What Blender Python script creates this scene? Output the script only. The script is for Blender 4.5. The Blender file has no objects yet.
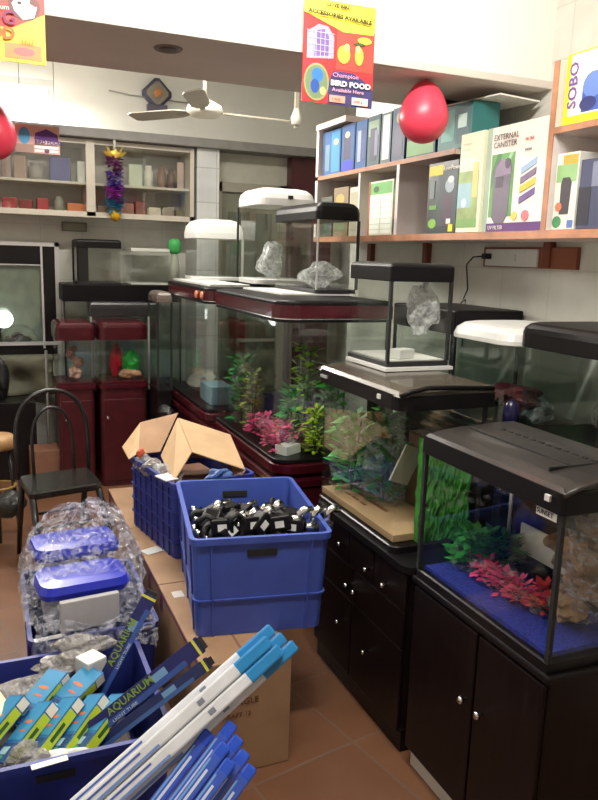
import bpy, bmesh, math, random
from mathutils import Vector, Matrix
rnd = random.Random(7)
PI = math.pi
scene = bpy.context.scene
COL = scene.collection
V = Vector

# ------------------------------------------------------------------ materials
def new_mat(name):
    m = bpy.data.materials.new(name); m.use_nodes = True
    nt = m.node_tree; nt.nodes.clear()
    out = nt.nodes.new('ShaderNodeOutputMaterial')
    return m, nt, out

def L(nt, a, b): nt.links.new(a, b)

def mat(name, col, rough=.5, metal=0., noise=0., nscale=12., bump=0., bscale=60., spec=.5, coat=0., stretch=None):
    m, nt, out = new_mat(name)
    b = nt.nodes.new('ShaderNodeBsdfPrincipled')
    b.inputs['Roughness'].default_value = rough
    b.inputs['Metallic'].default_value = metal
    b.inputs['Specular IOR Level'].default_value = spec
    b.inputs['Coat Weight'].default_value = coat
    L(nt, b.outputs[0], out.inputs[0])
    tc = nt.nodes.new('ShaderNodeTexCoord')
    src = tc.outputs['Object']
    if stretch:
        mp = nt.nodes.new('ShaderNodeMapping'); mp.inputs['Scale'].default_value = stretch
        L(nt, src, mp.inputs[0]); src = mp.outputs[0]
    n = nt.nodes.new('ShaderNodeTexNoise'); n.inputs['Scale'].default_value = nscale; n.inputs['Detail'].default_value = 4
    L(nt, src, n.inputs['Vector'])
    r = nt.nodes.new('ShaderNodeValToRGB')
    k = noise
    r.color_ramp.elements[0].position = .3; r.color_ramp.elements[1].position = .7
    r.color_ramp.elements[0].color = tuple(c * (1 - k) for c in col[:3]) + (1,)
    r.color_ramp.elements[1].color = tuple(min(1, c * (1 + k)) for c in col[:3]) + (1,)
    L(nt, n.outputs[0], r.inputs[0]); L(nt, r.outputs[0], b.inputs['Base Color'])
    if bump:
        n2 = nt.nodes.new('ShaderNodeTexNoise'); n2.inputs['Scale'].default_value = bscale
        L(nt, tc.outputs['Object'], n2.inputs['Vector'])
        bp = nt.nodes.new('ShaderNodeBump'); bp.inputs['Strength'].default_value = bump; bp.inputs['Distance'].default_value = .01
        L(nt, n2.outputs[0], bp.inputs['Height']); L(nt, bp.outputs[0], b.inputs['Normal'])
    return m

def glass(name, tint=(.965, .975, .965), refl=1.0, rough=.02, base=.03):
    m, nt, out = new_mat(name)
    t = nt.nodes.new('ShaderNodeBsdfTransparent'); t.inputs[0].default_value = tint + (1,)
    g = nt.nodes.new('ShaderNodeBsdfGlossy'); g.inputs['Roughness'].default_value = rough
    g.inputs['Color'].default_value = (refl, refl, refl, 1)
    ge = nt.nodes.new('ShaderNodeNewGeometry')
    dt = nt.nodes.new('ShaderNodeVectorMath'); dt.operation = 'DOT_PRODUCT'
    L(nt, ge.outputs['True Normal'], dt.inputs[0]); L(nt, ge.outputs['Incoming'], dt.inputs[1])
    ab = nt.nodes.new('ShaderNodeMath'); ab.operation = 'ABSOLUTE'; L(nt, dt.outputs['Value'], ab.inputs[0])
    su = nt.nodes.new('ShaderNodeMath'); su.operation = 'SUBTRACT'; su.inputs[0].default_value = 1; L(nt, ab.outputs[0], su.inputs[1])
    f = nt.nodes.new('ShaderNodeMath'); f.operation = 'POWER'; f.inputs[1].default_value = 5; L(nt, su.outputs[0], f.inputs[0])
    a = nt.nodes.new('ShaderNodeMath'); a.operation = 'MULTIPLY_ADD'; a.inputs[1].default_value = .6; a.inputs[2].default_value = base; a.use_clamp = True
    mx = nt.nodes.new('ShaderNodeMixShader')
    L(nt, f.outputs[0], a.inputs[0]); L(nt, a.outputs[0], mx.inputs[0])
    L(nt, t.outputs[0], mx.inputs[1]); L(nt, g.outputs[0], mx.inputs[2]); L(nt, mx.outputs[0], out.inputs[0])
    return m

def film(name, col=(.8, .85, .9), lo=.1, hi=.6, scale=9., bump=1.0, rough=.18):
    """crinkled clear plastic"""
    m, nt, out = new_mat(name)
    tc = nt.nodes.new('ShaderNodeTexCoord')
    n = nt.nodes.new('ShaderNodeTexNoise'); n.inputs['Scale'].default_value = scale; n.inputs['Detail'].default_value = 5
    n.inputs['Distortion'].default_value = 1.5
    L(nt, tc.outputs['Object'], n.inputs['Vector'])
    mr = nt.nodes.new('ShaderNodeMapRange'); mr.inputs['From Min'].default_value = .42; mr.inputs['From Max'].default_value = .7
    mr.inputs['To Min'].default_value = lo; mr.inputs['To Max'].default_value = hi
    L(nt, n.outputs[0], mr.inputs[0])
    t = nt.nodes.new('ShaderNodeBsdfTransparent'); t.inputs[0].default_value = (.97, .97, .98, 1)
    p = nt.nodes.new('ShaderNodeBsdfPrincipled'); p.inputs['Base Color'].default_value = col + (1,)
    p.inputs['Roughness'].default_value = rough; p.inputs['Specular IOR Level'].default_value = 1.0
    bp = nt.nodes.new('ShaderNodeBump'); bp.inputs['Strength'].default_value = bump; bp.inputs['Distance'].default_value = .02
    L(nt, n.outputs[0], bp.inputs['Height']); L(nt, bp.outputs[0], p.inputs['Normal'])
    mx = nt.nodes.new('ShaderNodeMixShader')
    L(nt, mr.outputs[0], mx.inputs[0]); L(nt, t.outputs[0], mx.inputs[1]); L(nt, p.outputs[0], mx.inputs[2]); L(nt, mx.outputs[0], out.inputs[0])
    return m

def emit(name, col, s):
    m, nt, out = new_mat(name)
    e = nt.nodes.new('ShaderNodeEmission'); e.inputs[0].default_value = col + (1,); e.inputs[1].default_value = s
    L(nt, e.outputs[0], out.inputs[0]); return m

def tile_mat(name, c1, c2, mortar, bw, bh, rot=0., msize=.006, rough=.3, vertical=False, offset=0., loc=(0, 0, 0), bump=.3):
    m, nt, out = new_mat(name)
    b = nt.nodes.new('ShaderNodeBsdfPrincipled'); b.inputs['Roughness'].default_value = rough
    L(nt, b.outputs[0], out.inputs[0])
    tc = nt.nodes.new('ShaderNodeTexCoord')
    mp = nt.nodes.new('ShaderNodeMapping'); mp.inputs['Location'].default_value = loc
    mp.inputs['Rotation'].default_value = (0, 0, rot)
    src = tc.outputs['Object']
    if vertical:
        sx = nt.nodes.new('ShaderNodeSeparateXYZ'); L(nt, src, sx.inputs[0])
        ad = nt.nodes.new('ShaderNodeMath'); ad.operation = 'ADD'
        L(nt, sx.outputs[0], ad.inputs[0]); L(nt, sx.outputs[1], ad.inputs[1])
        cx = nt.nodes.new('ShaderNodeCombineXYZ'); L(nt, ad.outputs[0], cx.inputs[0]); L(nt, sx.outputs[2], cx.inputs[1])
        src = cx.outputs[0]
    L(nt, src, mp.inputs[0])
    br = nt.nodes.new('ShaderNodeTexBrick')
    br.offset = offset; br.inputs['Scale'].default_value = 1
    br.inputs['Color1'].default_value = c1 + (1,); br.inputs['Color2'].default_value = c2 + (1,)
    br.inputs['Mortar'].default_value = mortar + (1,)
    br.inputs['Mortar Size'].default_value = msize; br.inputs['Brick Width'].default_value = bw; br.inputs['Row Height'].default_value = bh
    L(nt, mp.outputs[0], br.inputs['Vector'])
    n = nt.nodes.new('ShaderNodeTexNoise'); n.inputs['Scale'].default_value = 6; n.inputs['Detail'].default_value = 5
    L(nt, tc.outputs['Object'], n.inputs['Vector'])
    mr = nt.nodes.new('ShaderNodeMapRange'); mr.inputs['To Min'].default_value = .75; mr.inputs['To Max'].default_value = 1.2
    L(nt, n.outputs[0], mr.inputs[0])
    mx = nt.nodes.new('ShaderNodeMix'); mx.data_type = 'RGBA'; mx.blend_type = 'MULTIPLY'; mx.inputs[0].default_value = 1
    L(nt, br.outputs[0], mx.inputs[6]); L(nt, mr.outputs[0], mx.inputs[7])
    L(nt, mx.outputs[2], b.inputs['Base Color'])
    bp = nt.nodes.new('ShaderNodeBump'); bp.inputs['Strength'].default_value = bump; bp.inputs['Distance'].default_value = .004; bp.invert = True
    L(nt, br.outputs['Fac'], bp.inputs['Height']); L(nt, bp.outputs[0], b.inputs['Normal'])
    return m

_cc = {}
def C(r, g, b, rough=.5, noise=.06, metal=0.):
    """plain colour material in display (sRGB 0-255) values"""
    key = (r, g, b, rough, noise, metal)
    if key not in _cc:
        lin = tuple(((v / 255) / 12.92 if v / 255 <= .04045 else ((v / 255 + .055) / 1.055) ** 2.4) for v in (r, g, b))
        _cc[key] = mat('colour_%d_%d_%d' % (r, g, b), lin, rough, metal, noise)
    return _cc[key]

M_wall = tile_mat('wall_tile', (.66, .65, .59), (.64, .63, .575), (.58, .57, .52), .3, .2, msize=.004, vertical=True, rough=.45, bump=.1)
M_paint = mat('white_paint', (.8, .79, .73), .7, noise=.04, nscale=3)
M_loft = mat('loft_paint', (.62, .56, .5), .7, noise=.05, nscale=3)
M_ceil = mat('ceiling_paint', (.85, .84, .8), .7, noise=.02)
M_floor = tile_mat('terracotta_tile', (.2, .09, .045), (.16, .07, .036), (.17, .1, .07), .4, .4, rot=math.radians(-12), msize=.005, rough=.4, loc=(.115, .27, 0))
M_ledge = mat('ledge_grey', (.2, .19, .18), .6, noise=.1)
M_cream = mat('cream_laminate', (.55, .5, .42), .45, noise=.05)
M_creamin = mat('cabinet_back_panel', (.38, .34, .3), .5, noise=.05)
M_shelfw = mat('white_laminate', (.72, .66, .64), .4, noise=.03)
M_edge = mat('orange_edge_band', (.45, .21, .12), .5, noise=.25)
M_under = mat('pinkish_board', (.6, .48, .44), .5, noise=.05)
M_black = mat('black_laminate', (.008, .006, .007), .32, noise=.2, spec=.3)
M_bdark = mat('espresso_wood', (.009, .005, .005), .35, noise=.35, nscale=6, stretch=(8, 8, .6), spec=.25)
M_bplas = mat('black_plastic', (.007, .006, .007), .4, noise=.1, bump=.03, spec=.18)
M_rub = mat('black_rubber', (.012, .012, .013), .6, noise=.1)
M_hood = mat('dark_bronze_hood', (.075, .062, .045), .26, noise=.35, nscale=5, stretch=(1, .35, 1), coat=.3)  # stretched noise puts streaky reflections into the hood colour
M_hood1 = mat('charcoal_hood', (.03, .026, .025), .3, noise=.3, nscale=6, stretch=(1, .5, 1), coat=.2)
M_maroon = mat('maroon_gloss', (.06, .005, .01), .25, noise=.2, coat=.15, spec=.35)
M_maroon2 = mat('maroon_cabinet', (.06, .006, .01), .35, noise=.2)
M_white = mat('white_plastic', (.68, .68, .66), .35, noise=.02)
M_offw = mat('off_white_plastic', (.68, .68, .64), .4, noise=.03)
M_chrome = mat('chrome', (.75, .75, .76), .15, metal=1)
M_alu = mat('aluminium', (.7, .7, .7), .3, metal=.6)
M_blue = mat('blue_crate_plastic', (.05, .09, .4), .42, noise=.08, bump=.03)
M_blue2 = mat('dark_blue_crate_plastic', (.02, .032, .22), .45, noise=.1)
M_kraft = mat('kraft_card', (.34, .2, .11), .75, noise=.12, nscale=8)
M_kraft2 = mat('light_kraft_card', (.5, .33, .18), .75, noise=.1, nscale=8)
M_kraftd = mat('brown_card', (.22, .1, .06), .75, noise=.12, nscale=8)
M_glass = glass('clear_glass')
M_glassg = glass('greenish_glass', (.95, .975, .96), 1.0, .02, .04)
M_glassd = glass('smoky_glass', (.93, .96, .95), .9, .03, .05)
M_film = film('crinkled_film')
M_wrap = film('plant_wrapper_film', (.8, .84, .84), .02, .22, 18, 1.0, .12)
M_film2 = film('loose_clear_bag', (.74, .76, .86), .02, .5, 26, 1.0, .12)
M_balloon = mat('red_balloon_rubber', (.82, .06, .11), .35, noise=.05)
M_bfloor = mat('blue_gravel', (.015, .03, .3), .6, noise=.5, nscale=80, bump=.5, bscale=150)
M_leaf = [C(40, 150, 30, .5, .3), C(160, 200, 60, .5, .3), C(40, 145, 60, .5, .3)]
M_crk = film('bright_crinkle', (.8, .82, .84), .3, .85, 22, 1.0, .12)
M_silver = film('grey_pouch', (.35, .33, .31), .5, .95, 16, 1.0, .25)
M_tubew = mat('white_sleeve', (.72, .74, .78), .3, noise=.12, nscale=10)
M_lamp = emit('lamp_tube', (1, .97, .9), 14)

# ------------------------------------------------------------------ mesh builder
class MB:
    def __init__(s): s.bm = bmesh.new(); s.mi = 0
    def poly(s, pts, mi=None):
        f = s.bm.faces.new([s.bm.verts.new(V(p)) for p in pts]); f.material_index = s.mi if mi is None else mi; return f
    def box(s, x0, x1, y0, y1, z0, z1, T=None, mi=0, bev=0.):
        vs = [s.bm.verts.new((T @ V(p)) if T else V(p)) for p in
              [(x, y, z) for z in (z0, z1) for x, y in ((x0, y0), (x1, y0), (x1, y1), (x0, y1))]]
        fs = [s.bm.faces.new([vs[i] for i in q]) for q in ((3, 2, 1, 0), (4, 5, 6, 7), (0, 1, 5, 4), (1, 2, 6, 5), (2, 3, 7, 6), (3, 0, 4, 7))]
        for f in fs: f.material_index = mi
        if bev:
            es = {e for f in fs for e in f.edges}
            bmesh.ops.bevel(s.bm, geom=list(es), offset=bev, segments=2, affect='EDGES', profile=.6)
        return s
    def loft(s, rings, cap0=True, cap1=True, closed=False, mi=0, smooth=False):
        R = [[s.bm.verts.new(V(p)) for p in r] for r in rings]
        n = len(R[0]); seq = list(zip(R, R[1:])) + ([(R[-1], R[0])] if closed else [])
        for a, b in seq:
            for i in range(n):
                j = (i + 1) % n
                f = s.bm.faces.new((a[i], a[j], b[j], b[i])); f.material_index = mi; f.smooth = smooth
        if not closed:
            if cap0: s.bm.faces.new(R[0][::-1]).material_index = mi
            if cap1: s.bm.faces.new(R[-1]).material_index = mi
        return s
    def tube(s, path, r, n=8, mi=0, closed=False):
        P = [V(p) for p in path]; rs = r if isinstance(r, (list, tuple)) else [r] * len(P)
        rings = []; up = V((0, 0, 1))
        t0 = (P[1] - P[0]).normalized()
        if abs(t0.dot(up)) > .9: up = V((0, 1, 0))
        for i, p in enumerate(P):
            if closed: t = P[(i + 1) % len(P)] - P[i - 1]
            else: t = P[min(i + 1, len(P) - 1)] - P[max(i - 1, 0)]
            t.normalize(); a = t.cross(up); 
            if a.length < 1e-4: a = t.cross(V((1, 0, 0)))
            a.normalize(); b = t.cross(a)
            if not closed: up = -b if False else up
            rings.append([p + a * rs[i] * math.cos(2 * PI * k / n) + b * rs[i] * math.sin(2 * PI * k / n) for k in range(n)])
        return s.loft(rings, closed=closed, mi=mi, smooth=True)
    def lathe(s, prof, n=24, c=(0, 0, 0), mi=0):
        c = V(c)
        rings = [[c + V((max(r, .0004) * math.cos(2 * PI * k / n), max(r, .0004) * math.sin(2 * PI * k / n), z)) for k in range(n)] for r, z in prof]
        return s.loft(rings, mi=mi, smooth=True)
    def blob(s, c, sx, sy, sz, amp=.2, seed=0, lvl=3, mi=0):
        new = bmesh.ops.create_icosphere(s.bm, subdivisions=lvl, radius=1)['verts']
        r = random.Random(seed); ph = [(V((r.uniform(-1, 1), r.uniform(-1, 1), r.uniform(-1, 1))) * r.uniform(2, 9), r.uniform(0, 6)) for _ in range(8)]
        for v in new:
            d = sum(math.sin(v.co.dot(w) + p) for w, p in ph) / 8 * amp * 2.2 + r.uniform(-.04, .04) * amp
            q = v.co * (1 + d); v.co = V((c[0] + q.x * sx, c[1] + q.y * sy, c[2] + q.z * sz))
        return s
    def xf(s, fn):
        for v in s.bm.verts: v.co = fn(v.co)
        return s
    def build(s, name, m, parent=None, label=None, smooth=None, bevel=0.):
        me = bpy.data.meshes.new(name)
        bmesh.ops.recalc_face_normals(s.bm, faces=s.bm.faces)
        if smooth is not None:
            for f in s.bm.faces: f.smooth = smooth
        s.bm.to_mesh(me); s.bm.free()
        for x in (m if isinstance(m, (list, tuple)) else [m]): me.materials.append(x)
        o = bpy.data.objects.new(name, me); COL.objects.link(o)
        if parent: o.parent = parent
        if label: o['label'] = label
        if bevel:
            b = o.modifiers.new('bevel', 'BEVEL'); b.width = bevel; b.segments = 2; b.limit_method = 'ANGLE'
        return o

def tag(o, label, cat, group=None, kind=None, loc=None, rz=None):
    o['label'] = label; o['category'] = cat
    if group: o['group'] = group
    if kind: o['kind'] = kind
    if loc is not None: o.location = loc
    if rz is not None: o.rotation_euler = (0, 0, rz)
    return o

def thing(name, label, cat, loc=(0, 0, 0), rz=0., group=None):
    o = bpy.data.objects.new(name, None); COL.objects.link(o); o.empty_display_size = .05
    return tag(o, label, cat, group, None, loc, rz)

def struct(o): o['kind'] = 'structure'; return o

def dup(root, loc, rz=0., label=None, rot=None, scale=None):
    r = root.copy(); COL.objects.link(r); r.location = loc; r.scale = root.scale; r.rotation_euler = rot if rot else (0, 0, rz)
    if label: r['label'] = label
    if scale: r.scale = scale
    for ch in list(root.children):
        c = ch.copy(); COL.objects.link(c); c.parent = r
        for g in list(ch.children):
            d = g.copy(); COL.objects.link(d); d.parent = c
    return r

def rr(x0, x1, y0, y1, r=0., corners=(1, 1, 1, 1), n=5):
    """plan outline, corners order: (x0,y0),(x1,y0),(x1,y1),(x0,y1); each vertex of a square corner repeated so rings match"""
    out = []
    for (cx, cy, a0), c in zip(((x0, y0, PI), (x1, y0, 1.5 * PI), (x1, y1, 0), (x0, y1, .5 * PI)), corners):
        rr_ = max(r * c, .0006)
        ox = cx + (rr_ if cx == x0 else -rr_); oy = cy + (rr_ if cy == y0 else -rr_)
        for k in range(n + 1):
            a = a0 + .5 * PI * k / n
            out.append((ox + rr_ * math.cos(a), oy + rr_ * math.sin(a)))
    return out

def ring(o, z): return [(x, y, z) for x, y in o]

def text(body, size, m, parent, o, u, v, name='lettering', label=None, ext=.0006, bold=0., sx=1., align='LEFT'):
    cu = bpy.data.curves.new(name, 'FONT'); cu.body = body; cu.size = size; cu.extrude = ext; cu.offset = bold; cu.align_x = align
    cu.resolution_u = 2
    ob = bpy.data.objects.new('tmp', cu); COL.objects.link(ob)
    bpy.context.view_layer.update()
    me = bpy.data.meshes.new_from_object(ob.evaluated_get(bpy.context.evaluated_depsgraph_get()))
    bpy.data.objects.remove(ob)
    u = V(u).normalized(); v = V(v).normalized(); w = u.cross(v)
    for q in me.vertices:
        q.co = V(o) + u * q.co.x * sx + v * q.co.y + w * (q.co.z + .0008)
    me.materials.clear(); me.materials.append(m); me.name = name
    t = bpy.data.objects.new(name, me); COL.objects.link(t); t.parent = parent
    if label: t['label'] = label
    return t

def art(parent, o, u, v, w, h, items, name='printed_picture', label=None, off=.0008):
    """printed shapes on a flat face: items = (material, [(s,t)..]) in 0..1, each a thin layer over the last"""
    u = V(u).normalized(); v = V(v).normalized(); n = u.cross(v); o = V(o)
    b = MB(); mats = []
    for i, (m, pts) in enumerate(items):
        if m not in mats: mats.append(m)
        mi = mats.index(m); z1 = off + .00018 * i
        lo = [o + u * s * w + v * t * h + n * .0001 for s, t in pts]
        hi = [o + u * s * w + v * t * h + n * z1 for s, t in pts]
        b.loft([lo, hi], mi=mi)
    return b.build(name, mats, parent, label)

def R4(a, b, c, d): return [(a, c), (b, c), (b, d), (a, d)]
def EL(cx, cy, rx, ry, n=14, a0=0): return [(cx + rx * math.cos(a0 + 2 * PI * k / n), cy + ry * math.sin(a0 + 2 * PI * k / n)) for k in range(n)]

# ------------------------------------------------------------------ camera
cam = bpy.data.cameras.new('camera'); camo = bpy.data.objects.new('camera', cam); COL.objects.link(camo)
F = 742.; yaw, pit, rol = math.radians(23.05), math.radians(10.89), .0316
cam.sensor_fit = 'VERTICAL'; cam.sensor_height = 24; cam.lens = F / 800 * 24; cam.clip_start = .02
f = V((math.sin(yaw), math.cos(yaw), 0)); r_ = V((math.cos(yaw), -math.sin(yaw), 0)); u_ = V((0, 0, 1))
f2 = f * math.cos(pit) - u_ * math.sin(pit); u2 = u_ * math.cos(pit) + f * math.sin(pit)
r3 = r_ * math.cos(rol) + u2 * math.sin(rol); u3 = u2 * math.cos(rol) - r_ * math.sin(rol)
camo.matrix_world = Matrix(((r3.x, u3.x, -f2.x, 0), (r3.y, u3.y, -f2.y, 0), (r3.z, u3.z, -f2.z, 1.62), (0, 0, 0, 1)))
scene.camera = camo

# ------------------------------------------------------------------ room shell
struct(MB().box(-2.2, 2.95, -1.2, 6.05, -.1, 0).build('floor', M_floor))
struct(MB().box(-2.2, 2.95, -1.2, 6.05, 3.0, 3.1).build('ceiling', M_ceil))
w = MB(); w.box(-2.2, 2.95, 5.9, 6.05, 0, 2.42); w.box(-2.2, 2.95, 5.9, 6.05, 2.42, 3.0, mi=1)
struct(w.build('wall_back', [M_wall, M_paint]))
struct(MB().box(-2.2, 2.25, -1.35, -1.2, 0, 3.0).build('wall_front', M_paint))
struct(MB().box(-2.35, -2.2, -1.35, 6.05, 0, 3.0).build('wall_left', M_paint))
w = MB(); w.box(2.1, 2.25, -1.35, 4.12, 0, 3.0); w.box(2.1, 2.95, 4.12, 4.2, 0, 3.0); w.box(2.85, 2.95, 4.2, 5.9, 0, 3.0)
struct(w.build('wall_right', M_wall))
# loft that spans the shop: bright front face, grey soffit
w = MB(); w.box(-2.2, 2.1, 2.5, 3.06, 2.3, 3.0, mi=0)
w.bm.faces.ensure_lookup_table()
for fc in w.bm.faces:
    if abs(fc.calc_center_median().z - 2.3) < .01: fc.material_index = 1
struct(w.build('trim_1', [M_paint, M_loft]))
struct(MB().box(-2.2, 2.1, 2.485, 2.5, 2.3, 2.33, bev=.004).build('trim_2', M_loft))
dl = thing('recessed_downlight', 'unlit round recessed downlight in the grey loft soffit', 'light', (.61, 2.66, 2.3))
MB().lathe([(.03, -.002), (.045, -.006), (.05, 0)], 20).build('bezel', C(120, 105, 95), dl)
MB().lathe([(.0, -.0025), (.03, -.0024), (.03, -.001)], 20).build('lens', C(70, 60, 50), dl)
# ledge above the wall cabinets
struct(MB().box(-2.2, 2.6, 5.5, 5.9, 2.385, 2.45, bev=.006).build('trim_3', M_ledge))
# tiled pier, door opening
pm = tile_mat('glossy_pier_tile', (.62, .64, .63), (.58, .6, .6), (.45, .45, .44), .2, .25, vertical=True, rough=.15, msize=.004)
struct(MB().box(1.49, 1.66, 5.56, 5.9, 0, 2.385).build('trim_4', pm))
d = MB(); d.box(1.66, 2.26, 5.7, 5.78, 2.17, 2.385, mi=1)
d.box(1.66, 1.72, 5.68, 5.78, 0, 2.17); d.box(2.2, 2.26, 5.68, 5.78, 0, 2.17); d.box(1.66, 2.26, 5.68, 5.78, 2.1, 2.17)
dr = struct(d.build('door_1', [C(150, 145, 130), C(176, 174, 160)]))
MB().box(1.72, 2.2, 5.71, 5.75, 0, 2.1).build('door_panel', C(120, 122, 105, .25), dr)
MB().box(1.78, 2.14, 5.7, 5.71, 1.1, 1.95).build('door_pane', C(92, 98, 84, .1), dr)
struct(MB().box(2.26, 2.62, 5.6, 5.9, 0, 2.385).build('trim_5', M_maroon2))

# ------------------------------------------------------------------ lamps
def tube_lamp(name, label, loc, length, rz, energy, wall=False, vis=True):
    t = thing(name, label, 'light', loc, rz)
    MB().box(-length / 2 - .03, length / 2 + .03, -.03, .03, .03, .08, bev=.006).build('fitting', M_white, t)
    for sx in (-1, 1): MB().box(sx * length / 2 - .012, sx * length / 2 + .012, -.015, .015, -.02, .035).build('end_cap', M_white, t)
    MB().tube([(-length / 2, 0, 0), (length / 2, 0, 0)], .014, 10).build('tube', M_lamp, t)
    ld = bpy.data.lights.new(name + '_light', 'AREA'); ld.shape = 'RECTANGLE'; ld.size = length; ld.size_y = .04
    ld.energy = energy; ld.color = (1, .95, .86)
    lo = bpy.data.objects.new('glow', ld); COL.objects.link(lo); lo.parent = t; lo.location = (0, 0, -.03)
    return t, lo
tube_lamp('tube_light', 'fluorescent batten on the ceiling in front of the loft', (.7, 1.35, 2.9), 1.2, 0, 34)
t_, lo_ = tube_lamp('tube_light', 'bright fluorescent batten high on the back wall at the far left', (-.12, 5.8, 2.70), 1.2, 0, 80)
t_, lo_ = tube_lamp('tube_light', 'unseen fluorescent batten added behind the loft to brighten the back', (.9, 4.1, 2.9), 1.2, 0, 48)  # added out of view to brighten the back of the shop
t_, lo_ = tube_lamp('tube_light', 'fluorescent batten on the ceiling at the left of the shop', (-1.2, 2.0, 2.9), 1.2, PI / 2, 9)
def plain_area(name, loc, rot, sx, sy, e, parent=None):
    ld = bpy.data.lights.new(name, 'AREA'); ld.shape = 'RECTANGLE'; ld.size = sx; ld.size_y = sy; ld.energy = e; ld.color = (1, .95, .87)
    o = bpy.data.objects.new(name, ld); COL.objects.link(o); o.location = loc; o.rotation_euler = rot; return o
# the battens throw light sideways and upwards too
plain_area('batten_side_glow', (.7, 1.42, 2.86), (math.radians(78), 0, 0), 1.2, .05, 32)
plain_area('batten_wall_glow', (-.05, 5.66, 2.70), (math.radians(-60), 0, 0), 1.2, .05, 45)
wl = bpy.data.worlds.new('world'); scene.world = wl; wl.use_nodes = True
wl.node_tree.nodes['Background'].inputs[0].default_value = (.9, .93, 1, 1); wl.node_tree.nodes['Background'].inputs[1].default_value = .1

# ------------------------------------------------------------------ back wall cabinets
cb = thing('wall_cabinet', 'cream glass-fronted wall cabinet with two bays over the framed aquarium', 'cabinet', (.5, 5.9, 1.86))
b = MB(); X0, X1 = -1.1, .97; D = -.32; H = .52
b.box(X0, X1, D, 0, 0, .03); b.box(X0, X1, D, 0, H - .03, H); b.box(X0, X0 + .03, D, 0, .03, H - .03); b.box(X1 - .03, X1, D, 0, .03, H - .03)
b.box(.2, .25, D, 0, .03, H - .03); b.box(X0, X1, -.02, 0, .03, H - .03, mi=1)
b.build('carcass', [M_cream, M_creamin], cb)
for a, c in ((X0 + .03, .2), (.25, X1 - .03)):
    MB().box(a, c, D + .02, -.02, .215, .232).build('shelf', M_cream, cb)
for a, c, y in ((X0 + .03, -.3, D + .012), (-.33, .2, D + .004), (.25, .62, D + .012), (.59, X1 - .03, D + .004)):
    g = MB(); g.box(a, c, y, y + .005, .03, H - .03); fr = g.build('glass_door', M_glass, cb)
g = MB()
for x in (X0, .195, X1 - .03): g.box(x, x + (.06 if x == .195 else .03), D - .012, D, 0, H)
g.box(X0, X1, D - .012, D, -.008, .03)
g.build('face_frame', M_cream, cb)

def pack(name, label, cat, loc, w, d, h, m, round_=False, seed=0, grp=None, extra=None):
    if round_:
        o = MB().lathe([(w * .5, 0), (w * .5, h * .75), (w * .34, h * .82), (w * .36, h)], 14).build(name, m)
    else:
        bb = MB().box(-w / 2, w / 2, -d / 2, d / 2, 0, h, bev=min(w, h, d) * .12); rs = random.Random(seed)
        o = bb.build(name, [m])
    return tag(o, label, cat, grp, None, loc, rnd.uniform(-.2, .2))
cz, sz = 1.89, 2.092
its = [
 ('food_packet', 'red packet at the far left of the cabinet lower shelf', 'packet', .19, cz, .1, .075, C(150, 30, 32)),
 ('food_packet', 'dull red packet second from the left on the cabinet lower shelf', 'packet', .3, cz, .09, .065, C(128, 28, 30)),
 ('food_packet', 'bright red packet beside the pale jar on the cabinet lower shelf', 'packet', .41, cz, .08, .085, C(165, 35, 38)),
 ('plastic_jar', 'pale grey jar between red packets and orange packet in the cabinet', 'jar', .52, cz, .07, .1, C(140, 138, 125)),
 ('food_packet', 'orange and cream packet by the middle post of the cabinet', 'packet', .64, cz, .13, .06, C(200, 110, 60)),
 ('food_box', 'brown box at the left end of the cabinet upper shelf', 'box', .18, sz, .07, .15, C(125, 90, 75)),
 ('food_box', 'tan box beside the brown box on the cabinet upper shelf', 'box', .27, sz, .08, .16, C(150, 122, 105)),
 ('plastic_jar', 'silvery jar on the cabinet upper shelf left of the blue bag', 'jar', .37, sz, .1, .12, C(135, 128, 122)),
 ('blue_pouch', 'dark blue pouch on the cabinet upper shelf', 'pouch', .54, sz, .14, .17, C(60, 62, 125)),
 ('white_figurine', 'small white figurine beside the middle post of the cabinet upper shelf', 'ornament', .68, sz, .06, .15, C(205, 205, 195)),
 ('food_box', 'pale green and white box on the right bay upper shelf', 'box', 1.07, sz, .1, .16, C(180, 190, 165)),
 ('plastic_jar', 'white glinting jar right of the pale green box', 'jar', 1.17, sz, .07, .16, C(215, 210, 195)),
 ('plastic_jar', 'brown jar behind glass right of the white glinting jar', 'jar', 1.26, sz, .07, .15, C(120, 88, 72)),
 ('plastic_jar', 'dark brown jar in the middle of the right bay upper shelf', 'jar', 1.335, sz, .06, .14, C(98, 70, 60)),
 ('food_box', 'tall pinkish box at the right end of the cabinet upper shelf', 'box', 1.41, sz, .05, .2, C(185, 160, 145)),
 ('food_packet', 'brown flat packet at the left of the right bay lower shelf', 'packet', .84, cz, .1, .05, C(130, 95, 70)),
 ('food_packet', 'pinkish packet behind the tinsel on the lower shelf', 'packet', 1.0, cz, .1, .08, C(160, 110, 95)),
 ('food_packet', 'reddish brown packet in the right bay lower shelf', 'packet', 1.1, cz, .08, .1, C(140, 85, 75)),
 ('food_packet', 'cream packet with glints in the right bay lower shelf', 'packet', 1.2, cz, .09, .06, C(200, 190, 170)),
 ('food_packet', 'tan packet second from the right on the lower shelf', 'packet', 1.31, cz, .09, .07, C(125, 105, 85)),
 ('food_packet', 'khaki packet at the right end of the lower shelf', 'packet', 1.4, cz, .07, .05, C(110, 100, 78)),
]
for i, (nm, lb, ct, x, z, wd, h, m) in enumerate(its):
    pack(nm, lb, ct, (x, 5.72 + (i % 3) * .02, z + .001), wd, .07, h, m, ct == 'jar', i, 'goods in the wall cabinet')

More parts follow.
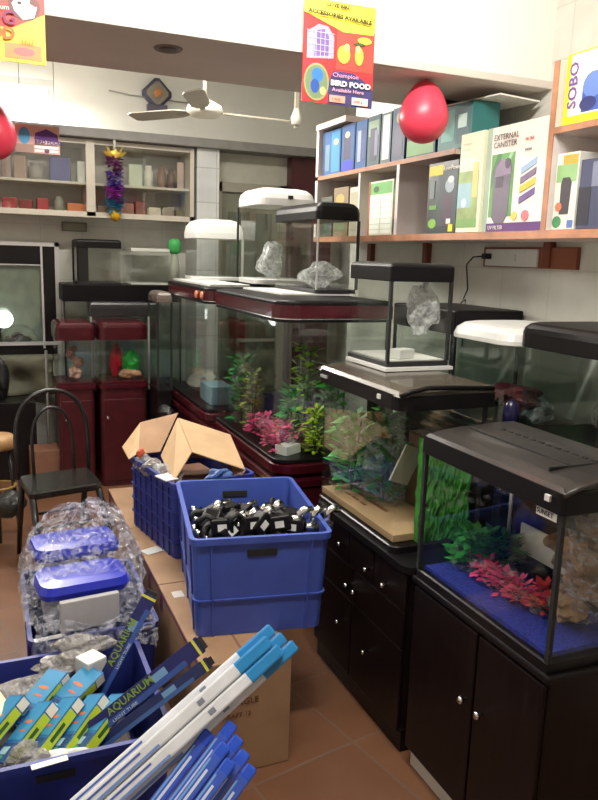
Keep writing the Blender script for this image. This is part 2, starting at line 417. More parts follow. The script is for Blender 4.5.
# switch board under the cabinet
sp = thing('switch_board', 'grey electrical board on the wall under the cabinet', 'switch board', (.64, 5.9, 1.79))
MB().box(-.09, .09, -.035, 0, -.033, .033, bev=.004).build('back_box', C(105, 105, 92), sp)
MB().box(-.08, .08, -.039, -.035, -.026, .026).build('face_plate', C(132, 130, 115), sp)

# framed aquarium built against the back wall
wa = thing('framed_aquarium', 'large wall aquarium in a white aluminium frame at the left', 'aquarium', (-.1, 5.86, .84))
g = MB(); W0, W1 = -.7, .62
g.box(W0, W1, -.02, .03, .8, .83); g.box(W1 - .03, W1, -.02, .03, 0, .83); g.box(W1 - .13, W1 - .115, -.02, .0, .05, .8)
g.box(W0, W1, -.03, .0, .075, .1); g.box(W0, W1 - .13, -.02, .0, .66, .668)
g.build('frame', M_alu, wa)
g = MB(); g.box(W1 - .115, W1 - .03, -.012, .03, .08, .8); g.box(W0, W1 - .03, -.012, .03, 0, .075); g.box(W0, W1 - .13, -.012, .03, .668, .8)
g.build('black_border', M_black, wa)
MB().box(W0, W1 - .13, .022, .035, .1, .66).build('back_panel', C(112, 120, 106, .5, .25), wa)
MB().box(W0, W1 - .13, -.008, -.003, .1, .66).build('glass', M_glassg, wa)
g = MB()
for k in range(14): g.blob((-.35 + k * .055, .008, .12 + .02 * math.sin(k * 1.7)), .04, .012, .025, .4, k, 2)
g.build('rockwork', C(52, 50, 42), wa)
sl = thing('lamp_reflection', 'round glowing disc put in for a lamp reflection on the framed aquarium', 'reflection', (.12, 5.7, 1.12))  # lamp reflection on the glass, put in as a glowing disc
MB().lathe([(.005, .02), (.05, .012), (.062, -.01), (.05, -.03), (.01, -.04)], 20).xf(lambda c: V((c.x, -c.z * .6, c.y))).build('reflection_disc', emit('lamp_reflection_glow', (1, 1, .97), 6), sl)
MB().tube([(0, .02, -.02), (-.03, .08, -.09), (-.06, .14, -.12)], .006).build('arm', M_black, sl)
MB().box(-.1, -.02, .115, .13, -.15, -.09).build('bracket', M_black, sl)  # arm and bracket added to carry the reflection disc

# stand, cloth, pipe and carton below it
tag(MB().box(-.7, .3, 5.45, 5.85, 0, .56, bev=.005).build('black_cabinet', M_black), 'low black cabinet under the framed aquarium', 'cabinet')
tag(MB().box(.24, .47, 5.2, 5.42, 0, .26, bev=.004).build('carton', M_kraftd), 'small orange brown carton on the floor behind the black chair', 'carton')
g = MB(); N = 40
rows = []
for j in range(9):
    z = .565 + j * .035
    rows.append([(-.68 + k * 1.13 / N, 5.72 - .03 * math.sin(k * .5 + j * .6) - .02 * math.sin(k * .23 - j * .9), z) for k in range(N + 1)])
ringz = [[*r, *[(x, 5.85, z) for x, y, z in r[::-1]]] for r in rows]
g.loft(ringz, smooth=True)
tag(g.build('grey_cloth', C(108, 107, 90, .8, .15)), 'rumpled grey green cloth hanging below the framed aquarium', 'cloth')
tag(MB().tube([(.376, 5.4, 0), (.376, 5.4, .93)], .009).build('upright_pipe', C(120, 118, 115, .4)), 'thin upright grey pipe behind the bentwood chair', 'pipe')

# ------------------------------------------------------------------ fish tanks
def tank(label, x0, x1, y0, y1, z0, zl0, z1, lid, base_h=.02, basem=None, r=0., corners=(1, 1, 1, 1), lidr=None, posts='', postm=None, gm=None, over=.008, dome=.35, inset=.03, name='fish_tank', group=None, lidname='hood', band=None):
    cx, cy = (x0 + x1) / 2, (y0 + y1) / 2
    t = thing(name, label, 'aquarium', (cx, cy, z0), 0, group)
    a, c, e, g_ = x0 - cx, x1 - cx, y0 - cy, y1 - cy
    lz = zl0 - z0; H = z1 - z0
    if basem:
        MB().loft([ring(rr(a - .004, c + .004, e - .004, g_ + .004, r, corners), 0), ring(rr(a - .004, c + .004, e - .004, g_ + .004, r, corners), base_h * .85), ring(rr(a, c, e, g_, r, corners), base_h)]).build('base_trim', basem, t)
    o1 = rr(a, c, e, g_, r, corners); o2 = rr(a + .006, c - .006, e + .006, g_ - .006, max(r - .006, .001), corners)
    MB().loft([ring(o1, base_h), ring(o1, lz), ring(o2, lz), ring(o2, base_h)], closed=True, smooth=False).build('glass', gm or M_glass, t)
    if lid:
        lr = (lidr if lidr is not None else r) + over
        o = rr(a - over, c + over, e - over, g_ + over, lr, corners)
        rings = [ring(o, lz), ring(o, lz + (H - lz) * (1 - dome))]
        if dome > 0:
            for k in (1, 2, 3):
                q = inset * (1 - math.cos(k / 3 * PI / 2)); 
                rings.append(ring(rr(a - over + q, c + over - q, e - over + q, g_ + over - q, max(lr - q * .3, .002), corners), lz + (H - lz) * (1 - dome) + (H - lz) * dome * math.sin(k / 3 * PI / 2)))
        MB().loft(rings).build(lidname, lid, t, bevel=.003)
        if band:
            zb0, zb1, bm_ = band
            ob = rr(a - over - .003, c + over + .003, e - over - .003, g_ + over + .003, lr + .003, corners)
            oi = rr(a - over + .002, c + over - .002, e - over + .002, g_ + over - .002, lr, corners)
            MB().loft([ring(ob, zb0 - z0), ring(ob, zb1 - z0), ring(oi, zb1 - z0), ring(oi, zb0 - z0)], closed=True).build('hood_band', bm_, t)
    for p in posts:
        px, py = {'a': (a, e), 'b': (c, e), 'c': (c, g_), 'd': (a, g_)}[p]
        MB().box(px - .006, px + .006, py - .006, py + .006, base_h, lz).build('corner_post', postm or M_rub, t)
    return t, (a, c, e, g_, lz, H)

def knob(parent, p, axis='x', r=.011, m=None):
    q = V(p)
    o = MB().lathe([(.004, 0), (.004, .012), (r, .016), (r, .024), (r * .5, .028)], 14)
    o.xf(lambda c: V((-c.z, c.x, c.y)) + q if axis == 'x' else V((c.x, -c.z, c.y)) + q)
    return o.build('knob', m or M_chrome, parent)

# cabinet and tank 1 (nearest, right)
k1 = thing('aquarium_cabinet', 'dark espresso cabinet with two doors nearest on the right', 'cabinet', (1.41, 1.55, 0))
b = MB(); b.box(-.2, .2, -.3, .3, .06, .635); b.build('body', M_bdark, k1, bevel=.004)
MB().box(-.19, .2, -.29, .29, 0, .06).build('plinth', M_offw, k1, label='pale plinth')
MB().box(-.215, .21, -.31, .31, .635, .655, bev=.006).build('top', M_black, k1)
for y0_, y1_, ky in ((-.295, -.036, -.078), (-.028, .295, -.002)):
    dd = MB().box(-.212, -.2, y0_, y1_, .07, .625, bev=.004).build('door', M_bdark, k1)
    knob(dd, (-.212, ky, .416))
t1, (a, c, e, g_, lz, H) = tank('nearest tank on the right with charcoal hood and blue floor', 1.205, 1.5, 1.26, 1.84, .655, 1.055, 1.11, M_bplas, .03, M_black, posts='abcd', dome=0, over=.012, lidname='hood_skirt')
# curved hood top with ridges and vent holes
b = MB(); prof = [(-.16, .455), (-.145, .462), (-.1, .47), (-.04, .476), (.03, .478), (.09, .482), (.158, .482), (.158, .455)]
yy = [-.305, -.28, .28, .305]
b.loft([[(x, y, (z if 0 < i < 3 else z - (.01 if z > .46 else 0))) for x, z in prof] for i, y in enumerate(yy)])
b.build('hood_top', M_hood1, t1)
b = MB()
for i in range(13):
    y = -.2 + i * .033; b.box(.05, .06, y - .009, y + .009, .477, .4825)
b.build('vent_row', M_rub, t1)
b = MB(); b.box(-.03, -.024, -.17, .25, .474, .4795); b.box(-.1, .1, -.182, -.178, .47, .4805); b.build('hood_groove', M_rub, t1)
MB().tube([(-.16, -.302, .45), (-.12, -.305, .466), (-.05, -.306, .478), (.05, -.306, .478), (.155, -.302, .47)], .006).build('hood_end_rib', M_hood1, t1)
st = MB().box(-.1505, -.149, -.275, -.205, .377, .402).build('maker_sticker', M_white, t1, label='white maker sticker')
text('SUNSET', .018, C(40, 40, 60), st, (-.1505, -.207, .383), (0, -1, 0), (0, 0, 1), sx=.9)
MB().box(-.166, -.159, -.262, -.245, .425, .44).build('latch', M_white, t1)
tag(MB().box(-.135, .135, -.275, .275, 0, .012).build('blue_mat', M_bfloor), 'deep blue floor sheet inside the nearest tank', 'mat', loc=(1.3525, 1.55, .6865))

# cabinet and tank 2
k2 = thing('aquarium_cabinet', 'dark cabinet with doors and drawers under the bronze-hooded tank', 'cabinet', (1.41, 2.24, 0))
MB().box(-.2, .2, -.345, .345, .07, .64, bev=.02).build('body', M_bdark, k2)
MB().box(-.195, .195, -.34, .34, 0, .07).build('plinth', M_black, k2)
MB().loft([ring(rr(-.22, .21, -.36, .36, .04, (1, 0, 0, 1)), .64), ring(rr(-.22, .21, -.36, .36, .04, (1, 0, 0, 1)), .665)]).build('top', M_bplas, k2, bevel=.005)
for y0_, y1_, z0_, z1_, ks in ((.06, .34, .51, .635, [(.124, .58)]), (-.13, .055, .51, .635, [(-.086, .566)]), (-.34, -.135, .51, .635, [(-.21, .562)]), (.02, .34, .38, .505, [(.052, .446)]), (-.34, .015, .38, .505, [(-.005, .444)]), (.02, .34, .08, .375, [(.112, .272)]), (-.34, .015, .08, .375, [(-.102, .261)])):
    dd = MB().box(-.212, -.2, y0_, y1_, z0_, z1_, bev=.004).build('door' if z0_ < .3 else 'drawer', M_bdark, k2)
    for ky, kz in ks: knob(dd, (-.212, ky - .018, kz - .006), r=.008)
t2, (a, c, e, g_, lz, H) = tank('tank with wide bronze hood and a small tank standing on it', 1.205, 1.53, 2.0, 2.6, .666, 1.15, 1.2, M_bplas, .025, M_black, posts='bc', dome=0, over=.02, r=.03, corners=(1, 0, 0, 1), lidname='hood_skirt')
b = MB(); prof = [(-.182, .53), (-.168, .545), (-.12, .552), (.0, .554), (.176, .554), (.182, .53)]
b.loft([[(x, y, z if 0 < i < 3 else z - (.008 if z > .54 else 0)) for x, z in prof] for i, y in enumerate([-.318, -.29, .29, .318])]); b.build('hood_top', M_hood, t2)
MB().tube([(-.18, -.318, .535), (-.14, -.32, .548), (-.08, -.32, .558), (.0, -.32, .556), (.176, -.318, .548)], .008).build('hood_end_rib', M_bplas, t2)
MB().box(-.188, -.182, -.2, -.182, .505, .52).build('latch', M_white, t2)
MB().box(-.188, -.182, .22, .27, .505, .515).build('maker_badge', M_alu, t2)

# big tank 3 and tank 4 with maroon hoods
def cab34(label, yc, L_):
    k = thing('aquarium_cabinet', label, 'cabinet', (1.42, yc, 0))
    MB().loft([ring(rr(-.25, .25, -L_ / 2 + .01, L_ / 2 - .01, .07, (1, 0, 0, 1)), 0), ring(rr(-.25, .25, -L_ / 2 + .01, L_ / 2 - .01, .07, (1, 0, 0, 1)), .6)]).build('body', M_maroon2, k)
    o = rr(-.275, .27, -L_ / 2, L_ / 2, .1, (1, 0, 0, 1)); o2 = rr(-.255, .25, -L_ / 2 + .02, L_ / 2 - .02, .09, (1, 0, 0, 1))
    MB().loft([ring(o2, .6), ring(o, .612), ring(o, .64), ring(o2, .65), ring(o2, .66), ring(o, .675), ring(o, .71), ring(o2, .722)]).build('moulding', M_maroon, k)
    for s in (-1, 1):
        dd = MB().box(-.258, -.25, min(s * .01, s * (L_ / 2 - .1)), max(s * .01, s * (L_ / 2 - .1)), .04, .59, bev=.003).build('door', M_maroon2, k)
        knob(dd, (-.258, s * .05, .34))
cab34('maroon cabinet under the largest tank', 3.43, 1.03)
cab34('maroon cabinet under the farther maroon-hooded tank', 4.55, 1.06)
for lab, y0_, y1_ in (('largest tank, maroon banded hood and rounded front corner, full of bagged plants', 2.93, 3.93), ('second maroon-hooded tank beyond the largest one, pale blue box inside', 4.05, 5.07)):
    t, q = tank(lab, 1.155, 1.67, y0_, y1_, .722, 1.345, 1.44, M_bplas, .015, M_black, r=.08, corners=(1, 0, 0, 1), dome=.12, inset=.02, over=.012, band=(1.362, 1.418, M_maroon), posts='bc', gm=M_glassg)
    o = rr(q[0] - .015, q[1] + .015, q[2] - .015, q[3] + .015, .1, (1, 0, 0, 1)); oo = rr(q[0] - .01, q[1] + .01, q[2] - .01, q[3] + .01, .095, (1, 0, 0, 1))
    MB().loft([ring(o, .636), ring(o, .642), ring(oo, .642), ring(oo, .636)], closed=True).build('chrome_line', M_chrome, t)
    if y0_ > 4:
        for s_ in (-.44, -.32):
            MB().blob((q[0] - .02, s_, .668), .01, .02, .024, .05, 1, 2).build('amber_reflection', C(205, 130, 95, .3), t)  # lamp reflections on the hood, shaped as amber-coloured blobs
# white boards on tank 4
tag(MB().box(-.11, .13, -.45, .45, 0, .012).build('white_board', M_offw), 'white board lying along the hood of the second maroon tank', 'board', loc=(1.29, 4.56, 1.4415))
tag(MB().box(-.18, .18, -.3, .28, 0, .008).build('white_board', M_offw), 'white packing sheet between the largest tank and the tanks standing on it', 'board', loc=(1.48, 3.6, 1.4415))

# small tanks standing on the hoods
ta, q = tank('small bare tank with black lid standing on the bronze hood', 1.345, 1.6, 2.35, 2.66, 1.236, 1.545, 1.612, M_bplas, .018, M_rub, posts='ab', dome=.2, over=.008, inset=.03)
MB().box(q[0] + .008, q[1] - .008, q[2] + .008, q[3] - .008, .018, .022).build('floor_reflection', M_offw, ta, label='pale floor sheet standing for a white reflection')  # white reflection on the tank floor, put in as a pale sheet
tag(MB().box(-.15, .14, -.165, .16, 0, .012).build('white_foam_sheet', M_white), 'white foam sheet under the small bare tank on the bronze hood', 'sheet', loc=(1.475, 2.49, 1.2225))
tag(MB().box(-.04, .04, -.028, .028, 0, .035, bev=.003).build('white_card_box', M_white), 'small white card inside the tank on the bronze hood', 'card', loc=(1.44, 2.41, 1.259), rz=.3)
b = MB().blob((0, 0, .1), .055, .05, .09, .3, 5); b.blob((.005, 0, .2), .012, .012, .03, .3, 6, 2)
tag(b.build('plastic_pouch', M_crk), 'crumpled clear plastic pouch hung inside the tank on the bronze hood', 'bag', loc=(1.54, 2.44, 1.34))
tb, q = tank('small black-lidded tank standing at the near end of the largest tank', 1.475, 1.69, 3.3, 3.86, 1.451, 1.8, 1.885, M_bplas, .018, M_rub, posts='b', dome=.55, over=.01, inset=.05, r=.02)
MB().box(q[0] - .003, q[0] + .004, q[2] - .003, q[2] + .004, .018, q[4]).build('corner_strip', M_alu, tb)
tc, q = tank('tall tank with domed white lid behind the black-lidded one', 1.5, 1.86, 4.22, 4.6, 1.455, 1.915, 2.02, M_white, .03, M_white, dome=.6, over=.012, inset=.07, r=.06, posts='d')
MB().box(.0, .03, q[2] - .02, q[2] - .012, .5, .52).build('lid_switch', M_rub, tc)
td, q = tank('small tank with white domed lid on the second maroon tank', 1.27, 1.58, 4.74, 5.05, 1.455, 1.72, 1.845, M_white, .02, M_white, dome=.7, over=.008, inset=.07, r=.02, postm=M_white, posts='b')
tag(MB().blob((0, 0, .06), .09, .1, .06, .3, 3).build('foam_padding', M_crk), 'crumpled white padding inside the black-lidded tank', 'padding', loc=(1.575, 3.5, 1.475))
tag(MB().blob((0, 0, .1), .07, .06, .11, .35, 9).build('plastic_pouch', M_crk), 'silvery crumpled pouch in the tall white-lidded tank', 'bag', loc=(1.64, 4.36, 1.487))
gb = thing('spray_bottle', 'small bottle with green top behind the small white-lidded tank', 'bottle', (1.33, 5.6, 1.386))
MB().lathe([(.035, 0), (.038, .12), (.03, .2), (.02, .25), (.02, .27)], 16).build('bottle_body', C(170, 175, 160, .3), gb)
MB().lathe([(.03, .23), (.045, .25), (.05, .3), (.04, .33), (.02, .34)], 16).build('bottle_cap', C(70, 175, 95), gb)

# black box tank behind, second row along the right wall
bench = thing('black_bench', 'long black bench along the right wall carrying the second row of tanks', 'bench', (1.86, 2.15, 0))
MB().box(-.2, .22, -.95, .95, .99, 1.02, bev=.005).build('bench_top', M_black, bench)
MB().box(-.19, .2, -.94, .94, .06, .99).build('bench_body', M_bdark, bench)
MB().box(-.17, .2, -.92, .92, 0, .06).build('bench_plinth', M_black, bench)
tw, q = tank('tank with smooth white lid in the second row by the wall', 1.69, 2.05, 2.1, 2.46, 1.021, 1.335, 1.4, M_white, .02, M_bplas, r=.06, dome=.75, inset=.06, over=.014, gm=M_glassd)
tk, q = tank('bow-fronted tank with black hood at the right edge', 1.66, 2.05, 1.42, 2.03, 1.021, 1.35, 1.43, M_bplas, .035, M_bplas, r=.08, dome=.4, inset=.03, over=.014, gm=M_glassd)
MB().box(q[0] + .1, q[0] + .12, -.01, .01, .03, q[4]).build('riser_pipe', M_rub, tk)
tz, q = tank('black-hooded tank behind the tank with smooth white lid', 1.75, 2.07, 2.52, 3.0, 1.021, 1.33, 1.43, M_bplas, .03, M_bplas, dome=.05, over=.01, gm=M_glassd, posts='abcd')
bf = thing('canister_filter', 'dark canister filter with white foot between bronze hood and white-lidded tank', 'filter', (1.6, 1.96, 1.0))
for i, (nm, lb, col, x, y, z, sx, sy, sz_) in enumerate((
  ('bagged_ornament', 'dark red bagged coral inside the white-lidded tank', C(85, 35, 42, .3, .6), 1.84, 2.22, 1.13, .08, .12, .045),
  ('bagged_ornament', 'clear bag of fittings low inside the white-lidded tank', M_film, 1.86, 2.12, 1.09, .05, .05, .045),
  ('bagged_ornament', 'clear wrapped item inside the bow-fronted tank', M_film, 1.84, 1.6, 1.14, .06, .07, .085),
  ('bagged_ornament', 'dark wrapped item at the back of the bow-fronted tank', M_silver, 1.93, 1.84, 1.12, .06, .06, .06))):
    tag(MB().blob((0, 0, 0), sx, sy, sz_, .3, i + 20).build(nm, col), lb, 'ornament', loc=(x, y, z))
bf.location = (1.655, 2.02, 1.021)
MB().lathe([(.034, 0), (.034, .03), (.026, .035)], 18).build('foot', M_offw, bf)
MB().lathe([(.028, .035), (.028, .1), (.02, .13), (.008, .14)], 18).build('canister', C(28, 26, 60, .2), bf)

# ------------------------------------------------------------------ items at the back right of tank row (back of shop)
kt, _q = tank('dark kit tank standing on the long black hood at the back', .62, .92, 5.55, 5.83, 1.386, 1.64, 1.7, M_bplas, .012, M_rub, posts='ad', postm=M_bplas, dome=.3, inset=.02)
MB().box(-.15, -.075, -.138, -.126, .012, .255).build('side_panel', M_bplas, kt)
tank('plain bare glass tank on the long black hood at the back', 1.0, 1.28, 5.55, 5.83, 1.386, 1.625, 1.65, M_offw, .01, M_offw, dome=.2, over=.002)
lb_, q = tank('long black-hooded tank against the back wall', .52, 1.36, 5.54, 5.85, .62, 1.26, 1.385, M_bplas, .02, M_black, dome=.05, over=.008, gm=M_glassd, posts='ab')
tag(MB().box(.52, 1.36, 5.54, 5.85, 0, .62, bev=.004).build('black_stand', M_black), 'black stand under the long black-hooded tank', 'stand')
def redtank(label, x0, x1, rnd_):
    k = thing('aquarium_cabinet', label.replace('tank', 'cabinet below the tank', 1), 'cabinet', ((x0 + x1) / 2, 5.27, 0))
    w_ = (x1 - x0) / 2
    MB().loft([ring(rr(-w_, w_, -.16, .16, rnd_, (1, 1, 0, 0)), 0), ring(rr(-w_, w_, -.16, .16, rnd_, (1, 1, 0, 0)), .7)]).build('body', M_maroon2, k)
    dd = MB().box(-w_ + .02, w_ - .02, -.168, -.16, .04, .62, bev=.003).build('door', M_maroon2, k)
    knob(dd, (-w_ + .045, -.168, .494), 'y')
    MB().loft([ring(rr(-w_ - .012, w_ + .012, -.175, .165, rnd_, (1, 1, 0, 0)), .7), ring(rr(-w_ - .012, w_ + .012, -.175, .165, rnd_, (1, 1, 0, 0)), .725)]).build('moulding', M_maroon, k, bevel=.005)
    t, q = tank(label, x0, x1, 5.11, 5.43, .726, 1.03 if rnd_ < .05 else .98, 1.15, M_maroon, .02, M_maroon, r=rnd_, corners=(1, 1, 0, 0), dome=.3, inset=.04, over=.012)
    return t
redtank('left red-hooded tank with pale ornaments inside, beside the framed aquarium', .43, .66, .02)
redtank('right red-hooded tank with red and green bags inside', .7, 1.02, .04)
def blobthing(name, label, cat, m, loc, s, amp=.3, seed=0, lvl=3):
    return tag(MB().blob((0, 0, 0), *s, amp, seed, lvl).build(name, m), label, cat, loc=loc)
for i, (dx, dz, s) in enumerate(((0, .045, .045), (.03, .12, .035), (-.02, .17, .03), (.0, .2, .025))):
    blobthing('stone_ornament', ['lowest', 'second', 'third', 'topmost'][i] + ' pinkish stone ornament in the left red-hooded tank', 'ornament', C(165, 130, 115, .7, .2), (.545 + dx, 5.22 + .02 * i, .748 + dz), (s, s, s), .2, i)
blobthing('red_bag', 'bright red bag standing in the right red-hooded tank', 'bag', C(185, 30, 50, .35, .2), (.83, 5.27, .87), (.04, .05, .11), .25, 3)
blobthing('green_bag', 'bright green bag in the right red-hooded tank', 'bag', C(40, 170, 70, .3, .2), (.93, 5.24, .87), (.055, .05, .075), .3, 4)
blobthing('gravel_bag', 'tan bag at the bottom of the right red-hooded tank', 'bag', C(165, 125, 95, .6, .3), (.92, 5.2, .785), (.07, .04, .03), .3, 5)
tank('slate grey hooded tank behind the right red-hooded tank', .69, 1.1, 5.445, 5.53, .6, 1.16, 1.265, C(44, 42, 44, .35), .02, M_black, dome=.4, inset=.02, over=.004, name='fish_tank', posts='ab', postm=M_alu)
tag(MB().box(.69, 1.1, 5.445, 5.53, 0, .598).build('black_stand', M_black), 'narrow black stand under the slate grey tank', 'stand')
tank('narrow dark tank between the red tanks and the maroon row', 1.04, 1.13, 4.85, 5.12, .7, 1.3, 1.37, C(110, 100, 92, .25), .02, M_black, dome=.6, inset=.03, over=.006, gm=M_glassd, posts='ab')
tag(MB().box(1.04, 1.125, 4.85, 5.12, 0, .7).build('black_stand', M_black), 'narrow black stand beside the far end of the maroon row', 'stand')
for i, (x, y, z) in enumerate(((1.03, 4.7, .07), (1.05, 4.72, .2), (1.06, 4.7, .33), (1.04, 4.68, .46), (1.06, 4.7, .58))):
    blobthing('black_bag', 'glossy black bag, ' + ['lowest', 'second', 'middle', 'fourth', 'topmost'][i] + ' of the heap before the narrow dark tank', 'bag', film('black_bag_film%d' % i, (.02, .02, .025), .9, 1., 12, 1., .15), (x, y, z), (.05, .09, .07), .3, 30 + i)

# ------------------------------------------------------------------ plants inside the tanks
def leaf_cluster(b, c, h, r, n, leaf, seed, droop=.3):
    rs = random.Random(seed)
    for i in range(n):
        z = c[2] + h * rs.random(); a = rs.uniform(0, 2 * PI); rad = r * rs.uniform(.2, 1) * (1 - .35 * abs((z - c[2]) / h - .4))
        p = V((c[0] + rad * math.cos(a), c[1] + rad * math.sin(a), z))
        d = V((math.cos(a), math.sin(a), rs.uniform(-.3, 1.1))).normalized(); s_ = d.cross(V((0, 0, 1))).normalized()
        L1 = leaf * rs.uniform(.7, 1.3); wd = L1 * .28; nn = d.cross(s_)
        up = nn * wd * .3
        b.poly([p, p + d * L1 * .5 + s_ * wd, p + d * L1 - V((0, 0, droop * L1 * .3))]); b.poly([p, p + d * L1 - V((0, 0, droop * L1 * .3)), p + d * L1 * .5 - s_ * wd + up])
def plant(label, loc, h, r, n, leaf, m, seed, bag=False, name='plastic_plant'):
    t = thing(name, label, 'plant', loc)
    b = MB(); leaf_cluster(b, (0, 0, 0.01), h, r, n, leaf, seed); b.build('leaves', m, t)
    b = MB()
    for k in range(4):
        a = k * 1.7; b.tube([(0, 0, 0), (r * .25 * math.cos(a), r * .25 * math.sin(a), h * .5), (r * .45 * math.cos(a), r * .45 * math.sin(a), h * .95)], .0025, 5)
    b.build('stems', C(50, 90, 35), t)
    if bag:
        b = MB(); rs = random.Random(seed + 5); n_ = 18; rg = []
        for z, q in ((.0, .7), (.1, 1.25), (.45, 1.3), (.8, 1.05), (1.0, .45), (1.15, .5)):
            rg.append([(r * q * (1 + rs.uniform(-.13, .13)) * math.cos(2 * PI * k / n_), r * q * (1 + rs.uniform(-.13, .13)) * math.sin(2 * PI * k / n_), h * z) for k in range(n_)])
        b.loft(rg, cap1=False); b.build('clear_wrapper', M_wrap, t)
    return t
TZ = .7385
plant('tall green plastic plant at the far front of the largest tank', (1.25, 3.72, TZ), .34, .055, 130, .05, M_leaf[2], 1, True)
plant('olive and yellow plastic plant beside the tall green one', (1.26, 3.56, TZ), .28, .045, 130, .04, C(150, 160, 60, .5, .3), 2, True)
plant('yellow green plant in a tall clear wrapper at the back of the largest tank', (1.43, 3.28, TZ), .46, .05, 170, .05, M_leaf[1], 3, True)
plant('bright yellow green bushy plant at the near corner of the largest tank', (1.36, 3.0, TZ), .2, .045, 240, .03, C(160, 185, 40, .5, .3), 4)
plant('grass green plant behind the bright yellow one', (1.5, 3.1, TZ), .36, .06, 170, .06, C(60, 165, 50, .5, .3), 5, True)
plant('purple plastic plant in the largest tank', (1.42, 3.12, TZ), .22, .045, 130, .04, C(105, 60, 130, .5, .3), 6, True)
plant('green plant lying low in the middle of the largest tank', (1.38, 3.3, TZ), .24, .06, 150, .06, C(40, 150, 70, .5, .3), 7, True)
pk = thing('plant_pack', 'long clear pack of bright pink plastic plants in the largest tank', 'plant', (1.26, 3.24, TZ))
b = MB()
for k in range(14): leaf_cluster(b, (rnd.uniform(-.04, .05), -.17 + k * .027, 0.01), .1, .05, 45, .03, 50 + k)
b.build('leaves', C(215, 75, 130, .5, .3), pk)
MB().blob((0, 0, .06), .075, .22, .06, .15, 77, 3).build('clear_wrapper', M_wrap, pk)
tag(MB().box(-.09, .09, -.05, .05, 0, .17, bev=.004).build('dark_blue_box', C(42, 38, 85, .4)), 'dark indigo box standing in the largest tank', 'box', loc=(1.45, 3.62, TZ), rz=.2)
tag(MB().box(-.05, .05, -.035, .035, 0, .04).build('white_card_box', M_offw), 'white card lying near the front corner of the largest tank', 'card', loc=(1.25, 3.05, TZ), rz=.5)
tag(MB().box(-.07, .07, -.12, .12, 0, .11, bev=.006).build('pale_blue_box', C(120, 150, 165, .4)), 'pale blue box inside the second maroon tank', 'box', loc=(1.28, 4.3, TZ))
tag(MB().box(-.02, .02, -.12, .12, 0, .22, bev=.006).build('red_picture_box', C(130, 52, 45, .5, .35)), 'red and brown box on end inside the second maroon tank', 'box', loc=(1.55, 4.75, TZ + .25))
tag(MB().box(-.05, .05, -.14, .14, 0, .25, bev=.01).build('grey_foam_block', C(110, 112, 105)), 'grey block under the red box inside the second maroon tank', 'block', loc=(1.55, 4.75, TZ))
tag(MB().tube([(0, -.3, .36), (0, -.1, .35), (0, .25, .33)], .006).tube([(0, -.3, .36), (0, -.3, 0)], .005).tube([(0, .25, .33), (0, .25, 0)], .005).build('spray_bar', C(150, 155, 150)), 'pale horizontal spray bar inside the largest tank', 'pipe', loc=(1.6, 3.5, TZ))
blobthing('grey_pouch', 'crumpled grey sheet inside the second maroon tank', 'bag', C(150, 150, 142, .6, .2), (1.3, 4.62, TZ + .07), (.08, .16, .06), .3, 12)
# tank 2 contents
T2 = .692
ct = thing('flat_carton', 'flat brown carton lying on the bottom of the bronze-hooded tank', 'carton', (1.345, 2.3, T2 + .001))
MB().box(-.125, .1, -.27, .3, 0, .026, bev=.003).build('carton_body', M_kraft2, ct)
for dx, s_, tx in ((-.035, .026, 'PLANTED AQUARIUM'), (-.075, .017, 'FRESH  WATER  TANK')):
    text(tx, s_, C(150, 80, 45), ct, (dx, .2, .0265), (0, -1, 0), (1, 0, 0))
for i, (x, y, h, r, m, sd) in enumerate(((1.3, 2.5, .3, .07, C(50, 150, 60, .5, .3), 11), (1.36, 2.35, .32, .07, C(35, 120, 55, .5, .3), 12), (1.47, 2.52, .34, .05, C(70, 160, 70, .5, .3), 13))):
    plant('green bagged plastic plant, ' + ['nearest the glass', 'in the middle', 'at the back'][i] + ' of the bronze-hooded tank', (x, y, T2 + .03 if x < 1.4 else T2), h, r, 180, .055, m, sd, True)
tag(MB().box(-.05, .05, -.003, .003, 0, .14).build('white_card', M_white), 'white paper card leaning inside the bronze-hooded tank', 'card', loc=(1.33, 2.2, T2 + .15), rz=.3).rotation_euler = (.2, .35, .3)
tag(MB().box(-.035, .035, -.05, .05, 0, .3, bev=.004).build('brown_carton', C(120, 85, 70)), 'upright brown carton inside the bronze-hooded tank', 'carton', loc=(1.49, 2.3, T2))
blobthing('blue_pouch', 'dark blue pouch low inside the bronze-hooded tank', 'pouch', C(50, 50, 95, .4, .3), (1.47, 2.12, T2 + .09), (.05, .05, .08), .3, 16)
# green grass mat standing near end
b = MB(); rs = random.Random(4); nn = 30; rg = []
for j in range(16):
    z = j * .024
    rg.append([(-.1 + .2 * k / nn, -.012 + rs.uniform(-.006, .006), z) for k in range(nn + 1)] + [(.1 - .2 * k / nn, .012 + rs.uniform(-.006, .006), z) for k in range(nn + 1)])
b.loft(rg)
tag(b.build('grass_mat', C(60, 140, 50, .7, .35)), 'bright green artificial grass mat standing in the near end of the bronze-hooded tank', 'mat', loc=(1.4, 2.02, T2))
